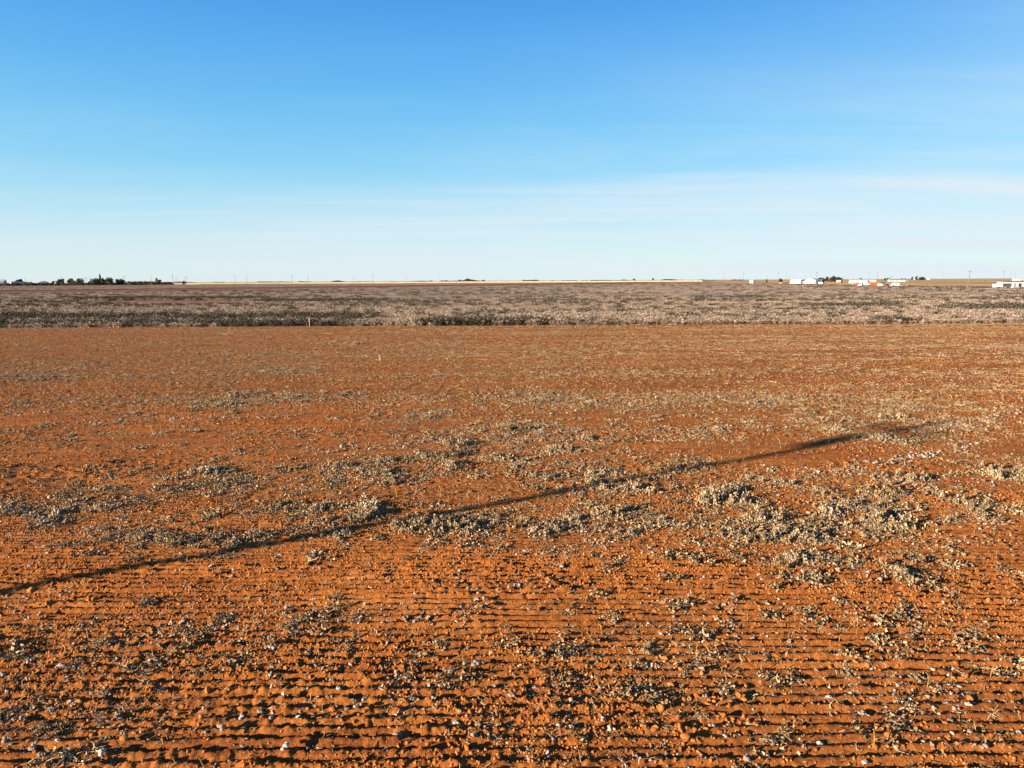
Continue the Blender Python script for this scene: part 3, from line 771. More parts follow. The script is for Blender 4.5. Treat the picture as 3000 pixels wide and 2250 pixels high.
gable_building('long_white_building', 'long low white building with a dark gap, behind the orange containers', 'building', 2529, 829.6, 29, 7, 4.1, 4.9, R(-12), CREAM, GREYWALL,
               openings=[('doorway', 4.6, 7.0, .1, 3.6, DARKWALL), ('window', -7, -5.6, 1.6, 2.7, GREYWALL), ('window', -1.5, -.1, 1.6, 2.7, GREYWALL), ('door', -11, -9.8, .1, 2.2, GREYWALL)])
gable_building('silver_shed', 'long silver-grey metal shed with a white end, far behind the white camper', 'shed', 2632, 825.2, 31, 8, 3.6, 4.3, R(-8), ZINC, DARKROOF,
               openings=[('door', 5.5, 9.5, .1, 2.6, WHITE), ('door', 12.5, 14.8, .1, 3.0, DARKWALL), ('window', -11, -8.5, 1.2, 2.3, DARKWALL), ('window', -3, -.5, 1.2, 2.3, DARKWALL)])
# tank
t = empty('propane_tank', spot(2486, 829, -.1), TH); tag(t, 'short white propane tank lying in the grass left of the long white building', 'tank')
m = MB(); n = 12
for k in range(6):
    pass
xs = [-1.5, -1.35, -1.05, 1.05, 1.35, 1.5]; rs = [.12, .45, .62, .62, .45, .12]
for a in range(5): m.tube((xs[a], 0, .95), (xs[a + 1], 0, .95), rs[a], rs[a + 1], 14)
m.build('shell', WHITE, t); m = MB(); m.tube((0, 0, 1.5), (0, 0, 1.72), .16, .16, 8); m.build('valve_cap', GREYWALL, t)
for sx in (-.8, .8): m = MB(); m.box(sx - .1, sx + .1, -.4, .4, 0, .5); m.build('leg', GREYWALL, t)

def container(label, px, py, l_, h_, rz, dep=2.44):
    t = empty('shipping_container', spot(px, py, -.05), rz); tag(t, label, 'container', 'orange containers at the field edge')
    m = MB(); m.box(-l_/2 + .1, l_/2 - .1, .06, dep - .06, .15, h_ - .1); m.build('body', ORANGE, t)
    r = MB()
    for x in (-l_/2, l_/2 - .14):
        for y in (0, dep - .14): r.box(x, x + .14, y, y + .14, 0, h_)
    for y in (0, dep - .14):
        r.box(-l_/2 + .14, l_/2 - .14, y, y + .14, h_ - .16, h_); r.box(-l_/2 + .14, l_/2 - .14, y, y + .14, 0, .16)
    r.build('frame', ORANGE, t)
    c = MB(); k = int(l_ / .5)
    for i in range(k): x = -l_/2 + .3 + (l_ - .6) * i / max(1, k - 1); c.box(x - .08, x + .08, -.0, .08, .18, h_ - .18)
    rb = c.build('corrugation', ORANGE, t); rb['kind'] = 'stuff'
    return t
container('narrow end of an orange container to the left of the white truck', 2515.5, 839.6, 2.5, 2.75, R(-20), 6)
container('big orange container to the right of the white truck, half shaded by it', 2558.5, 839.8, 6.1, 3.05, R(-8))
def wheel(t, x, y, r, wd=.3):
    m = MB(); m.tube((x, y - wd/2, r), (x, y + wd/2, r), r, r, 16); wv = m.build('wheel', TYRE, t)
    h = MB(); h.tube((x, y - wd/2 - .03, r), (x, y - wd/2 + .02, r), r * .5, r * .5, 12); h.build('rim', WHITE, wv)
# white truck, cab to the left
t = empty('white_truck', spot(2534, 840.2, -.05), R(-6)); tag(t, 'white truck with its cab to the left, parked between the orange containers', 'truck')
m = MB(); m.prism([(-3.7, .55), (-3.75, 1.5), (-3.5, 2.75), (-2.0, 2.8), (-1.95, .55)], 'y', 0, 2.2); m.build('cab', WHITE, t)
m = MB(); m.prism([(-3.35, 1.6), (-3.2, 2.4), (-2.5, 2.4), (-2.5, 1.6)], 'y', -.03, .02); m.build('window', GLASS, t)
m = MB(); m.prism([(-3.76, 1.55), (-3.56, 2.6), (-3.52, 2.6), (-3.72, 1.55)], 'y', .15, 2.05); m.build('windscreen', GLASS, t)
m = MB(); m.box(-1.75, -1.2, .1, 2.1, .9, 2.6); m.build('headache_rack', DARKWALL, t)
m = MB(); m.tube((-1.05, 1.1, 1.75), (2.0, 1.1, 1.75), .95, .95, 16); m.tube((2.0, 1.1, 1.75), (3.6, 1.1, 1.45), .95, .5, 16); m.build('tank', WHITE, t)
m = MB(); m.box(-3.6, 3.4, .5, 1.7, .55, .8); m.build('chassis', DARKWALL, t)
for x in (-2.9, 1.2, 2.2): 
    for y in (.15, 2.05): wheel(t, x, y, .5)
m = MB(); m.box(-3.82, -3.7, .1, 2.1, .5, .8); m.build('bumper', ZINC, t)

def car(label, px, py, rz, paint, cat='car', length=4.4, h=1.5):
    t = empty('parked_car' if cat == 'car' else 'parked_van', spot(px, py, -.05), rz); tag(t, label, cat)
    l2 = length / 2
    m = MB(); m.prism([(-l2, .35), (-l2, h * .56), (-l2 + .9, h * .64), (-l2 + 1.5, h * .98), (l2 - 1.2, h), (l2 - .35, h * .64), (l2, h * .6), (l2, .35)], 'y', 0, 1.75); m.build('body', paint, t)
    m = MB(); m.prism([(-l2 + 1.15, h * .66), (-l2 + 1.6, h * .93), (-.05, h * .94), (-.05, h * .66)], 'y', -.02, .02); m.build('window', GLASS, t)
    m = MB(); m.prism([(.08, h * .66), (.08, h * .94), (l2 - 1.25, h * .94), (l2 - .6, h * .66)], 'y', -.02, .02); m.build('window', GLASS, t)
    for x in (-l2 + .85, l2 - .85):
        for y in (.1, 1.65): wheel(t, x, y, .33, .2)
    m = MB(); m.box(-l2 - .02, -l2 + .03, .15, .4, .6, .75); m.build('headlight', CREAM, t)
    m = MB(); m.box(-l2 - .02, -l2 + .03, 1.35, 1.6, .6, .75); m.build('headlight', CREAM, t)
    return t
car('dark car parked behind the small white trailers', 2586, 831.5, R(-15), DARKWALL, length=5.4, h=2.0)
def caravan(name, label, px, py, w_, h_, rz, win=None):
    t = empty(name, spot(px, py, -.05), rz); tag(t, label, 'trailer'); l2 = w_ / 2
    m = MB(); m.prism([(-l2, .45), (-l2 - .08, h_ * .5), (-l2 + .25, h_ * .95), (-l2 + .6, h_), (l2 - .5, h_), (l2 - .1, h_ * .9), (l2, .45)], 'y', 0, 2.1); m.build('body', WHITE, t)
    if win: m = MB(); m.box(win[0], win[1], -.04, .02, win[2], win[3]); m.build('window', GLASS, t)
    m = MB(); m.box(-l2 + .4, -l2 + 1.1, -.03, .02, h_ * .5, h_ * .75); m.build('vent_panel', CREAM, t)
    for y in (.1, 2.0): wheel(t, .1, y, .34, .2)
    m = MB(); m.tube((-l2, 1.05, .5), (-l2 - .9, 1.05, .45), .05, .05, 6); m.build('tow_bar', GREYWALL, t)
    return t
caravan('small_trailer', 'small plain white trailer just right of the big orange container', 2578, 839.8, 2.5, 2.1, R(-10))
caravan('low_trailer', 'low white trailer with a grey panel, against the brown shelter', 2588.5, 840.2, 2.6, 1.7, R(-4), (-.2, .4, 1.0, 1.3))
carport('brown_shelter', 'brown open shelter on posts beside the low white trailer', 2599, 841, 3.6, 2.6, 2.0, R(-6), BROWNROOF, WOOD, 3, WOOD)
t = empty('goal_post_rack', spot(2610, 841, -.05), R(-6)); tag(t, 'white tubular metal frame standing between brown shelter and camper', 'frame')
for a, b, nm in (((-.8, 0, 0), (-.8, 0, 1.9), 'upright'), ((.0, 0, 0), (.0, 0, 1.9), 'upright'), ((.8, 0, 0), (.8, 0, 1.9), 'upright'), ((-.8, 0, 1.85), (.8, 0, 1.85), 'crossbar'), ((-.8, 0, 1.0), (.8, 0, 1.0), 'crossbar')):
    m = MB(); m.tube(a, b, .06, .06, 6); m.build(nm, WHITE, t)
caravan('white_camper', 'white camper with a dark tall window, last vehicle before the pasture', 2625, 839, 4.4, 2.45, R(-8), (.1, .75, 1.0, 2.2))
# junk near the first barn
box_thing('tan_crate', 'tan crate with a dark door in the grass left of the rust-coloured heap', 'crate', 2287, 830, 3.0, 2, 1.1, TH, TANWALL, CREAM, [('door', .3, .9, .15, .85, DARKWALL)])
t = empty('scrap_heap', spot(2302, 830.2, -.1), TH); tag(t, 'rust-pink heap of scrap left of the long low barn', 'scrap heap')
m = MB()
for i in range(34):
    x, yv, z = RNG.normal() * 2.2, 1 + RNG.normal() * .8, abs(RNG.normal()) * .8; a, b, c = RNG.random(3) * .8 + .2
    m.tube((x - a, yv, z * (1 - abs(x) / 6)), (x + a, yv + b, z * (1 - abs(x) / 6) + c * .4), .18 + .2 * c, .15, 5)
m.build('scrap', RUST, t)['kind'] = 'stuff'

# mobile home at the right edge
t = empty('mobile_home', spot(2935, 845.6, -.1), R(-3)); tag(t, 'long white mobile home with dark porch openings and dark roof at the pasture edge', 'mobile home')
Lh = 22.0; H1 = 3.3
m = MB(); m.box(0, Lh, .0, 4.4, 0, H1); m.build('wall', WHITE, t)
m = MB(); m.box(-.15, Lh + .1, -.28, 4.6, H1 + .004, H1 + .16); m.build('eave', CREAM, t)
m = MB(); m.prism([(-.2, H1 + .165), (4.6, H1 + .165), (2.2, H1 + .62)], 'x', .9, Lh); m.build('roof', DARKROOF, t)
for nm, x0, x1, z0, z1 in (('porch_screen', .25, 4.55, .95, 2.75), ('door', 5.9, 6.55, .8, 2.75), ('window', 7.9, 9.5, .95, 2.75), ('window', 10.8, 11.3, .95, 2.75), ('window', 13, 15, .95, 2.6)):
    m = MB(); m.box(x0, x1, -.06, .03, z0, z1); p = m.build(nm, GLASS, t)
    fr = MB(); fr.box(x0 - .07, x0, -.09, .02, z0, z1); fr.box(x1, x1 + .07, -.09, .02, z0, z1); fr.box(x0 - .07, x1 + .07, -.09, .02, z1, z1 + .07); fr.build('frame', WHITE, p)
for i in range(7):
    x = .25 + 4.3 * (i + .5) / 7; m = MB(); m.box(x - .03, x + .03, -.075, -.061, .95, 2.75); m.build('screen_post', GREYWALL, t)
for x in (5.2, 7.2): m = MB(); m.box(x - .2, x + .2, -.05, .03, 1.3, 1.7); m.build('vent', GREYWALL, t)
m = MB(); m.box(-2.3, -.01, 1.4, 4.2, .35, 2.35); m.build('end_room', WHITE, t)
m = MB(); m.box(-2.4, -.01, 1.3, 4.3, 2.355, 2.45); m.build('end_roof', CREAM, t)
for x in (5.6, 6.9): m = MB(); m.box(x, x + .06, -1.0, -.06, 0, .8); m.build('step_rail', WOOD, t)
m = MB(); m.box(5.7, 6.9, -1.0, -.1, 0, .45); m.build('step', WOOD, t)
gable_building('flat_white_building', 'low white building beyond the roof of the mobile home', 'building', 2986, 822, 20, 9, 4.0, 4.5, R(-6), WHITE, WHITE, openings=[('door', 5, 8, .1, 2.8, DARKWALL)])
gable_building('tiny_far_house', 'tiny white house left of the far clump of trees on the pasture skyline', 'house', 2680, 819.6, 9, 7, 2.6, 3.8, TH, WHITE, DARKROOF, openings=[('window', -3, -1.6, 1, 2, DARKWALL)])
gable_building('tiny_far_house', 'tiny white roofed house right of the far clump of trees on the skyline', 'house', 2720, 819.3, 11, 7, 2.4, 4.4, TH, WHITE, WHITE, openings=[('window', 1, 2.4, 1, 2, DARKWALL)])
gable_building('brown_cabin', 'low brown cabin right of the tiny white roofed house on the skyline', 'cabin', 2731, 819.2, 13, 7, 3.6, 5.4, TH, BROWNROOF, BROWNROOF, openings=[('door', -1, .5, .1, 2.2, DARKWALL)])

# ------------------------------------------------------------------ left-hand farm
def lp(px, Yd): return (at_depth(px, Yd), Yd)
def place(t, px, Yd): t.location = (at_depth(px, Yd), Yd, -.1); t.scale = (1, 1, 1.45)
t = gable_building('grey_barn', 'tall pale grey barn cut by the left edge of the picture', 'barn', 10, 838, 14, 14, 5.2, 7.6, R(18), GREYWALL, ZINC, openings=[('door', 1, 4, .1, 3.4, DARKWALL)]); place(t, -3, 1230)
# quonset hut
t = empty('arched_hut', (0, 0, 0), R(-38)); place(t, 31, 1260); tag(t, 'round-roofed metal hut with a bright white end at the far left farm', 'hut')
m = MB(); arc = [(3.6 * math.cos(a), 5.2 * math.sin(a)) for a in np.linspace(0, math.pi, 13)]
m.prism(arc, 'y', .15, 22); m.build('shell', ZINC, t)
m = MB(); m.prism([(x * .985, z * .985) for x, z in arc], 'y', 0, .149); m.build('end_wall', WHITE, t)
m = MB(); m.box(-1.4, 1.4, -.05, -.002, 0, 3.0); m.build('door', CREAM, t)
t = gable_building('dark_long_shed', 'long dark shed joined on the right of the arched hut', 'shed', 73, 838, 17, 8, 3.4, 4.6, R(-6), DARKWALL, DARKROOF, openings=[('door', -2, 1, .1, 2.8, BROWNROOF)]); place(t, 73, 1275)
t = gable_building('dark_gabled_house', 'dark house with a low hipped roof behind the scrub, left of the trees', 'house', 123, 838, 19, 12, 2.6, 5.3, R(8), DARKWALL, GREYWALL, 'y', openings=[('window', -5, -3, 1, 2.2, GREYWALL)]); place(t, 123, 1270)
t = gable_building('tiny_white_house', 'tiny white house between the small trees left of the olive bush', 'house', 160, 838, 2.6, 3, 3.4, 4.4, TH, WHITE, WHITE, openings=[('door', -.5, .5, .1, 2, GREYWALL)]); place(t, 160.5, 1262)
t = gable_building('low_white_house', 'low white house to the right of the tall tree group', 'house', 373, 838, 6.5, 5, 2.6, 3.4, TH, CREAM, CREAM, openings=[('window', -2, -1, 1, 2, GREYWALL)]); place(t, 371, 1290)

# ------------------------------------------------------------------ trees
def tree_meshes(rng, kind):
    """unit tree: height 1, crown about as wide as told; returns trunk mesh and crown mesh"""
    m = MB()
    if kind == 'cone':
        m.tube((0, 0, 0), (0, 0, .9), .035, .01, 7)
        def pf(n):
            z = .12 + .88 * rng.random(n) ** 1.25; a = rng.random(n) * 6.28; r = (1.02 - z) * .30 * (.55 + .5 * rng.random(n)) * (1 + .25 * np.sin(z * 40))
            return np.stack([np.cos(a) * r, np.sin(a) * r, z], 1)
        N_ = 420; size = .06
    else:
        m.tube((0, 0, 0), (.02, 0, .34), .045, .03, 7)
        k = {'round': 12, 'ragged': 12, 'flat': 8, 'bush': 8}[kind]
        C_ = []
        for i in range(k):
            a = rng.random() * 6.28; rr = rng.random() ** .6
            if kind == 'flat': c = (math.cos(a) * rr * .62, math.sin(a) * rr * .5, .62 + .12 * rng.random()); r = (.28, .26, .16)
            elif kind == 'bush': c = (math.cos(a) * rr * .5, math.sin(a) * rr * .5, .30 + .28 * rng.random()); r = (.30, .30, .34)
            elif kind == 'ragged': c = (math.cos(a) * rr * .36, math.sin(a) * rr * .36, .24 + .60 * rng.random()); r = (.19, .19, .17)
            else: c = (math.cos(a) * rr * .34, math.sin(a) * rr * .34, .28 + .48 * rng.random()); r = (.26, .26, .24)
            C_.append((c, r)); m.tube((.02, 0, .3), (c[0] * .8, c[1] * .8, c[2]), .02, .007, 5)
        cc = np.array([c for c, r in C_]); cr = np.array([r for c, r in C_])
        def pf(n):
            j = rng.integers(0, k, n); d = rng.normal(size=(n, 3)); d /= np.linalg.norm(d, axis=1)[:, None]
            return np.clip(cc[j] + d * cr[j] * (.55 + .55 * rng.random((n, 1))), [-9, -9, .05], [9, 9, 1.02])
        N_ = 800; size = .085
    v, f, tn = leaf_mass(rng, N_, pf, size, lambda n, P: np.clip(.45 + .22 * rng.normal(size=n), 0, 1))
    cm = mesh_np('crown', v, f); set_tone(cm, tn)
    tm = bpy.data.meshes.new('trunk'); tm.from_pydata(m.v, [], m.f); tm.materials.append(BARK)
    return tm, cm
rt = np.random.default_rng(77)
KT = {k: [tree_meshes(rt, k) for _ in range(3)] for k in ('cone', 'round', 'ragged', 'flat', 'bush')}
for k in KT:
    for tm, cm in KT[k]: cm.materials.append(OLIVE if k == 'bush' else TREELEAF)
def tree(name, label, kind, px, Yd, hpx, wpx, group=None, i=[0], cat='tree'):
    """hpx, wpx: height and width in photo pixels, turned into metres at that distance"""
    s = Yd / 2119.0; H = hpx * s * (1.5 if Yd > 4000 else 1); W = wpx * s; i[0] += 1
    tm, cm = KT[kind][i[0] % 3]; base = {'cone': .55, 'round': 1.1, 'ragged': .95, 'flat': 1.5, 'bush': 1.35}[kind]
    o = empty(name, (at_depth(px, Yd), Yd, -.1), (i[0] * 1.7) % 6.28); q = W / base; o.scale = (q, q, H)
    a = link('trunk', tm, None, o); b = link('crown', cm, None, o)
    return tag(o, label, cat, group)
def topd(px, ytop, Yd):      # pixel height from the ground at that distance
    return 5.2 * 2119 / Yd + (829 - 14 * px / 3000.0) - ytop
TR = [('bush', 'round dark bush between the grey barn and the arched hut', 'bush', 20, 1245, 826, 10), ('tree', 'leafy tree rising behind the roof of the arched hut', 'ragged', 50, 1310, 818, 16),
 ('tree', 'dark tree rising behind the long dark shed', 'ragged', 61, 1315, 817, 15), ('tree', 'low flat-topped tree right of the dark hipped house', 'flat', 155, 1290, 822, 17),
 ('tree', 'round dark tree right behind the tiny white house', 'round', 169, 1285, 817.5, 12), ('tree', 'darker leaning tree just right of the round dark tree', 'ragged', 181, 1290, 816, 16),
 ('tree', 'tall ragged tree at the left of the olive bush', 'ragged', 207, 1290, 813, 18), ('tree', 'ragged tree at the right of the olive bush', 'ragged', 235, 1295, 814, 22),
 ('olive_bush', 'broad olive-brown bush in front of two ragged trees', 'bush', 216, 1250, 819, 26), ('bush', 'low brown bush right of the broad olive-brown bush', 'bush', 240, 1248, 825, 24),
 ('tree', 'low dark tree at the left foot of the big tree group', 'round', 264, 1290, 822, 14), ('tree', 'broad round tree forming the left half of the big group', 'round', 281, 1280, 814, 30),
 ('conifer_tree', 'pointed conifer standing up out of the big tree group', 'cone', 294, 1300, 803, 14), ('tree', 'narrow dark tree between conifer and the great round tree', 'round', 306, 1300, 813, 16),
 ('tree', 'great round dark tree, the largest of the left farm', 'round', 323, 1275, 812, 28), ('tree', 'ragged tree right of the great round tree', 'ragged', 345, 1300, 815, 18),
 ('tree', 'rounded tree next to the low white house', 'round', 360, 1285, 815.5, 20), ('tree', 'small peaked tree at the end of the long dark hedge', 'cone', 459, 1400, 814, 16),
 ('tree', 'slim tree leaning on the peaked tree beyond the hedge', 'ragged', 467, 1420, 817, 14), ('tree', 'little dark tree among the poles beyond the hedge', 'round', 538, 1500, 822, 13)]
for nm, lb, kd, px, Yd, yt, wpx in TR:
    tree(nm, lb, kd, px, Yd, topd(px, yt, Yd), wpx, cat='bush' if 'bush' in nm else 'tree')
g = 'trees in the long dark hedgerow'
for i in range(15):
    px = 376 + i * 5.3; tree('hedgerow_tree', ('first' if i == 0 else 'last' if i == 14 else 'one') + ' low dark tree of the long hedgerow right of the low white house', 'round', px, 1420, topd(px, 822.5 + 1.2 * RNG.random(), 1420), 9, g)
g = 'trees along the middle skyline'
for (u, yt, wp, lb) in [(122, 823.3, 7, 'small low tree at the left end of the middle skyline'), (152, 822, 10, 'second low tree from the left on the middle skyline'), (230, 822, 8, 'dark little tree beside a pole on the middle skyline'),
    (267, 822.2, 10, 'flat little tree right of the pole on the middle skyline'), (305, 823, 6, 'tiny tree left of the two dark skyline crowns'), (362, 820.5, 11, 'dark skyline tree just left of the largest one'),
    (420, 817.8, 18, 'largest broad tree of the middle skyline'), (438, 819, 14, 'tree joined to the right of the largest skyline tree'), (490, 823, 9, 'faint low tree right of the largest skyline tree'), (530, 820.8, 12, 'compact dark tree right of the faint low one'),
    (622, 823.3, 9, 'flat small tree alone on the skyline, left of the picture centre'), (705, 823.2, 12, 'flat pale tree alone above the pale stubble'), (823, 820.5, 9, 'compact skyline tree above the stubble near the centre'),
    (912, 820, 14, 'broad dark skyline tree right of the centre'), (965, 822.8, 9, 'low tree right of the broad dark skyline tree'), (1027, 821.8, 14, 'flat tree over a pale roof on the skyline'), (1060, 823, 10, 'small tree right of the flat one over a roof'),
    (1250, 821.8, 12, 'tree right of the low skyline tree row'), (1272, 821.6, 9, 'small dark tree before the second skyline row'), (1465, 821.2, 8, 'dark tree past the second skyline row'), (1485, 821, 5, 'thin tree past the second skyline row'),
    (1512, 820.8, 6, 'slim tree left of the dark peaked one'), (1540, 819, 9, 'dark peaked tree after the second skyline row'), (1585, 821, 12, 'spreading low tree before the last skyline pair'), (1615, 818, 8, 'tall dark tree at the right end of the skyline row'),
    (1753, 816.8, 6, 'lone upright tree on the skyline right of all the rows'), (1855, 820.6, 6, 'tiny lone tree near the brown rise'), (1960, 819.8, 7, 'last tiny tree before the brown pasture begins')]:
    px = 1200 + u * .4068; tree('skyline_tree', lb, 'bush' if wp > 8 else 'round', px, 4450, topd(px, yt + .2, 4450), wp * 1.05, g)
for i in range(14):
    px = 1200 + (1100 + i * 8) * .4068; tree('skyline_tree', 'tree of the first low skyline row right of the centre', 'round', px, 4450, topd(px, 821.6 + .6 * RNG.random(), 4450), 5, g)
for i in range(16):
    px = 1200 + (1305 + i * 8.4) * .4068; tree('skyline_tree', 'tree of the second low skyline row right of the centre', 'round', px, 4450, topd(px, 820.8 + .6 * RNG.random(), 4450), 5, g)
# trees behind the right-hand barns
g = 'trees behind the white barns'
for px, yt, wp, lb in [(2402, 812, 14, 'left-most dark tree behind the gabled barn'), (2413, 812.5, 12, 'second dark tree behind the dark barn'), (2423, 809.5, 13, 'rounded tree above the brown open shed'), (2436, 810, 14, 'tree between the rounded tree and the tallest'),
    (2446, 806.5, 16, 'tallest rounded tree behind the block house'), (2457, 810, 12, 'sloping tree right of the tallest behind the block house'), (2464, 812.5, 9, 'low last tree behind the block house'), (2286, 814.5, 14, 'flat tree on the rise above the tan crate'),
    (2521, 813.5, 8, 'small tree above the left part of the long white roof')]:
    tree('tree', lb, 'round', px, 1150, topd(px, yt, 1150), wp, g)
for px, yt, wp, lb in [(2671, 808.5, 5, 'thin reddish tree at the left of the far clump'), (2683, 807, 8, 'thin bare tree beside the tiny far house'), (2695, 811, 12, 'left half of the far dark clump on the pasture skyline'), (2703, 810, 14, 'right half of the far dark clump on the pasture skyline'),
    (2592, 813.5, 7, 'small dark tree behind the long silver shed, left'), (2600, 813.5, 7, 'second small dark tree left of the silver shed'), (2642, 815, 9, 'low tree above the middle of the silver shed'), (2652, 814.5, 8, 'low tree above the white end of the silver shed')]:
    tree('tree', lb, 'ragged' if wp < 6 else 'round', px, 1900, topd(px, yt, 1900), wp, 'far trees on the pasture skyline')

# scrub: countless
BUSH_SRC = []
for _ in range(5):
    def pf(n):
        d = rt.normal(size=(n, 3)); d /= np.linalg.norm(d, axis=1)[:, None]; d[:, 2] = np.abs(d[:, 2]); return d * [1, .8, 1] * (.5 + .5 * rt.random((n, 1)))
    v, f, tn = leaf_mass(rt, 150, pf, .22, lambda n, P: np.clip(.5 + .25 * rt.normal(size=n), 0, 1))
    me = mesh_np('scrub_bush', v, f); me.materials.append(SCRUB); set_tone(me, tn); BUSH_SRC.append(me)
BSC = source_set('scrub_source', BUSH_SRC)
def scrub(name, P, s, flat=.8):
    n = len(P); P = np.asarray(P); sc = np.asarray(s) * (.6 + .8 * RNG.random(n))
    return stuff(name, np.stack([P[:, 0], P[:, 1], np.full(n, -.1)], 1), np.stack([np.zeros(n), np.zeros(n), RNG.random(n) * 6.28], 1), np.stack([sc, sc, sc * flat], 1), RNG.integers(0, 5, n), BSC)
def line_pts(a, b, n, sp):
    t_ = RNG.random(n); a = np.array(a); b = np.array(b); d = (b - a) / np.linalg.norm(b - a); nn = np.array([-d[1], d[0]])
    return a + t_[:, None] * (b - a) + nn * RNG.normal(size=(n, 1)) * sp
P1 = np.concatenate([line_pts((-1250, 950), (-900, 1200), 900, 7), line_pts((-900, 1200), (-640, 1376), 900, 7)]); P2 = np.concatenate([line_pts(HEDGE[i], HEDGE[i + 1], 700, 2) for i in (2, 3, 4)])
scrub('roadside_scrub', np.concatenate([P1, P2]), np.concatenate([np.full(1800, 4.6), np.full(2100, 1.15)]))
scrub('field_edge_scrub', line_pts((237, 240), (237, 1150), 2600, 1.8), np.full(2600, .95))
scrub('field_edge_scrub', line_pts((250, 300), (262, 800), 260, 6), np.full(260, 1.15))
FP = line_pts((-2300, 4420), (1400, 4420), 2600, 30); fs_ = np.clip(fbm(FP[:, 0] * .012, FP[:, 1] * 0, 81, 3) - .38, 0, 1) * 26 + .8
scrub('far_scrub', FP, fs_, .8)
# standing straw of the stubble field
def sp_(n): return np.stack([(rt.random(n) - .5) * 9, (rt.random(n) - .5) * 2, rt.random(n) * .6], 1)
sb = []
for _ in range(3):
    v, f, tn = leaf_mass(rt, 60, sp_, .75, lambda n, P: rt.random(n)); me = mesh_np('stubble_tuft', v, f); me.materials.append(STUBBLE); set_tone(me, tn); sb.append(me)
SBS = source_set('stubble_source', sb)
X, Yv = rows(1400, 4340, 42, 11, .80)
ok = (Yv > np.interp(X, HEDGE[:, 0], HEDGE[:, 1]) + 8) & (X > -640 - (Yv - 1376) * .56) & ((X < 445) | (X < 445 + (Yv - 1713) * .26)); X = X[ok]; Yv = Yv[ok]; n = len(X)
stuff('stubble_straw', np.stack([X, Yv, np.full(n, .3)], 1), np.zeros((n, 3)), np.ones((n, 3)), RNG.integers(0, 3, n), SBS)
scrub('strip_edge_scrub', line_pts(A1 - D * 500, A1 + D * 1200, 700, 3), np.full(700, .7), .8)
# the scrubby rise of the right-hand pasture
x = RNG.uniform(260, 1500, 420); yv = RNG.uniform(900, 2600, 420)
scrub('pasture_scrub', np.stack([x, yv], 1), np.full(420, .8), .4)
# sandy tracks in the pasture
def track(p, q, wd, z=.02):
    p = np.array(p); q = np.array(q); d = (q - p) / np.linalg.norm(q - p); n = np.array([-d[1], d[0]]) * wd
    sheet('farm_track', [tuple(p - n), tuple(q - n), tuple(q + n), tuple(p + n)], z, TRACK)
track(G(2690, 832.5), G(2905, 838.6), 3.2)
track(G(2900, 838.6), G(3080, 842), 3.0, .03)
track(G(2660, 825.5), G(2765, 827.2), 7)

# ------------------------------------------------------------------ utility poles
def pole_parts(H, r0=.19, r1=.12):
    a = MB(); a.tube((0, 0, 0), (0, 0, H), r0, r1, 8)
    b = MB(); b.box(-1.2, 1.2, -r1 - .12, -r1 + .01, H - .75, H - .60)
    ins = []
    for x in (-1.05, 0, 1.05):
        c = MB(); z0 = H - .598 if x else H; c.tube((x, -r1 - .055 if x else 0, z0 + .002), (x, -r1 - .055 if x else 0, z0 + .22), .07, .05, 6); ins.append(c)
    return a, b, ins
_pc = {}
def utility_pole(label, px, ytop, ybase=None, H=13.0, lean=0.0, rz=0.4):
    yh = 829 - 14 * px / 3000.0
    if ybase: Yd = 5.2 * 2119 / (ybase - yh); H = (ybase - ytop) * Yd / 2119
    else: Yd = (H - 5.2) * 2119 / (yh - ytop)
    o = empty('utility_pole', (at_depth(px, Yd), Yd, -.1), 0); o.rotation_euler = (0, lean, rz); o.scale = (1, 1, H / 10)
    if not _pc:
        a, b, ins = pole_parts(10); _pc['a'] = a.build('pole', WOOD).data; _pc['b'] = b.build('crossarm', WOOD).data; _pc['i'] = [c.build('insulator', PORC).data for c in ins]
        for ob in [q for q in bpy.data.objects if q.parent is None and q.name.split('.')[0] in ('pole', 'crossarm', 'insulator')]: bpy.data.objects.remove(ob)
    link('pole', _pc['a'], None, o); link('crossarm', _pc['b'], None, o)
    for d_ in _pc['i']: link('insulator', d_, None, o)
    return tag(o, label, 'utility pole', 'wooden utility poles along the skyline')
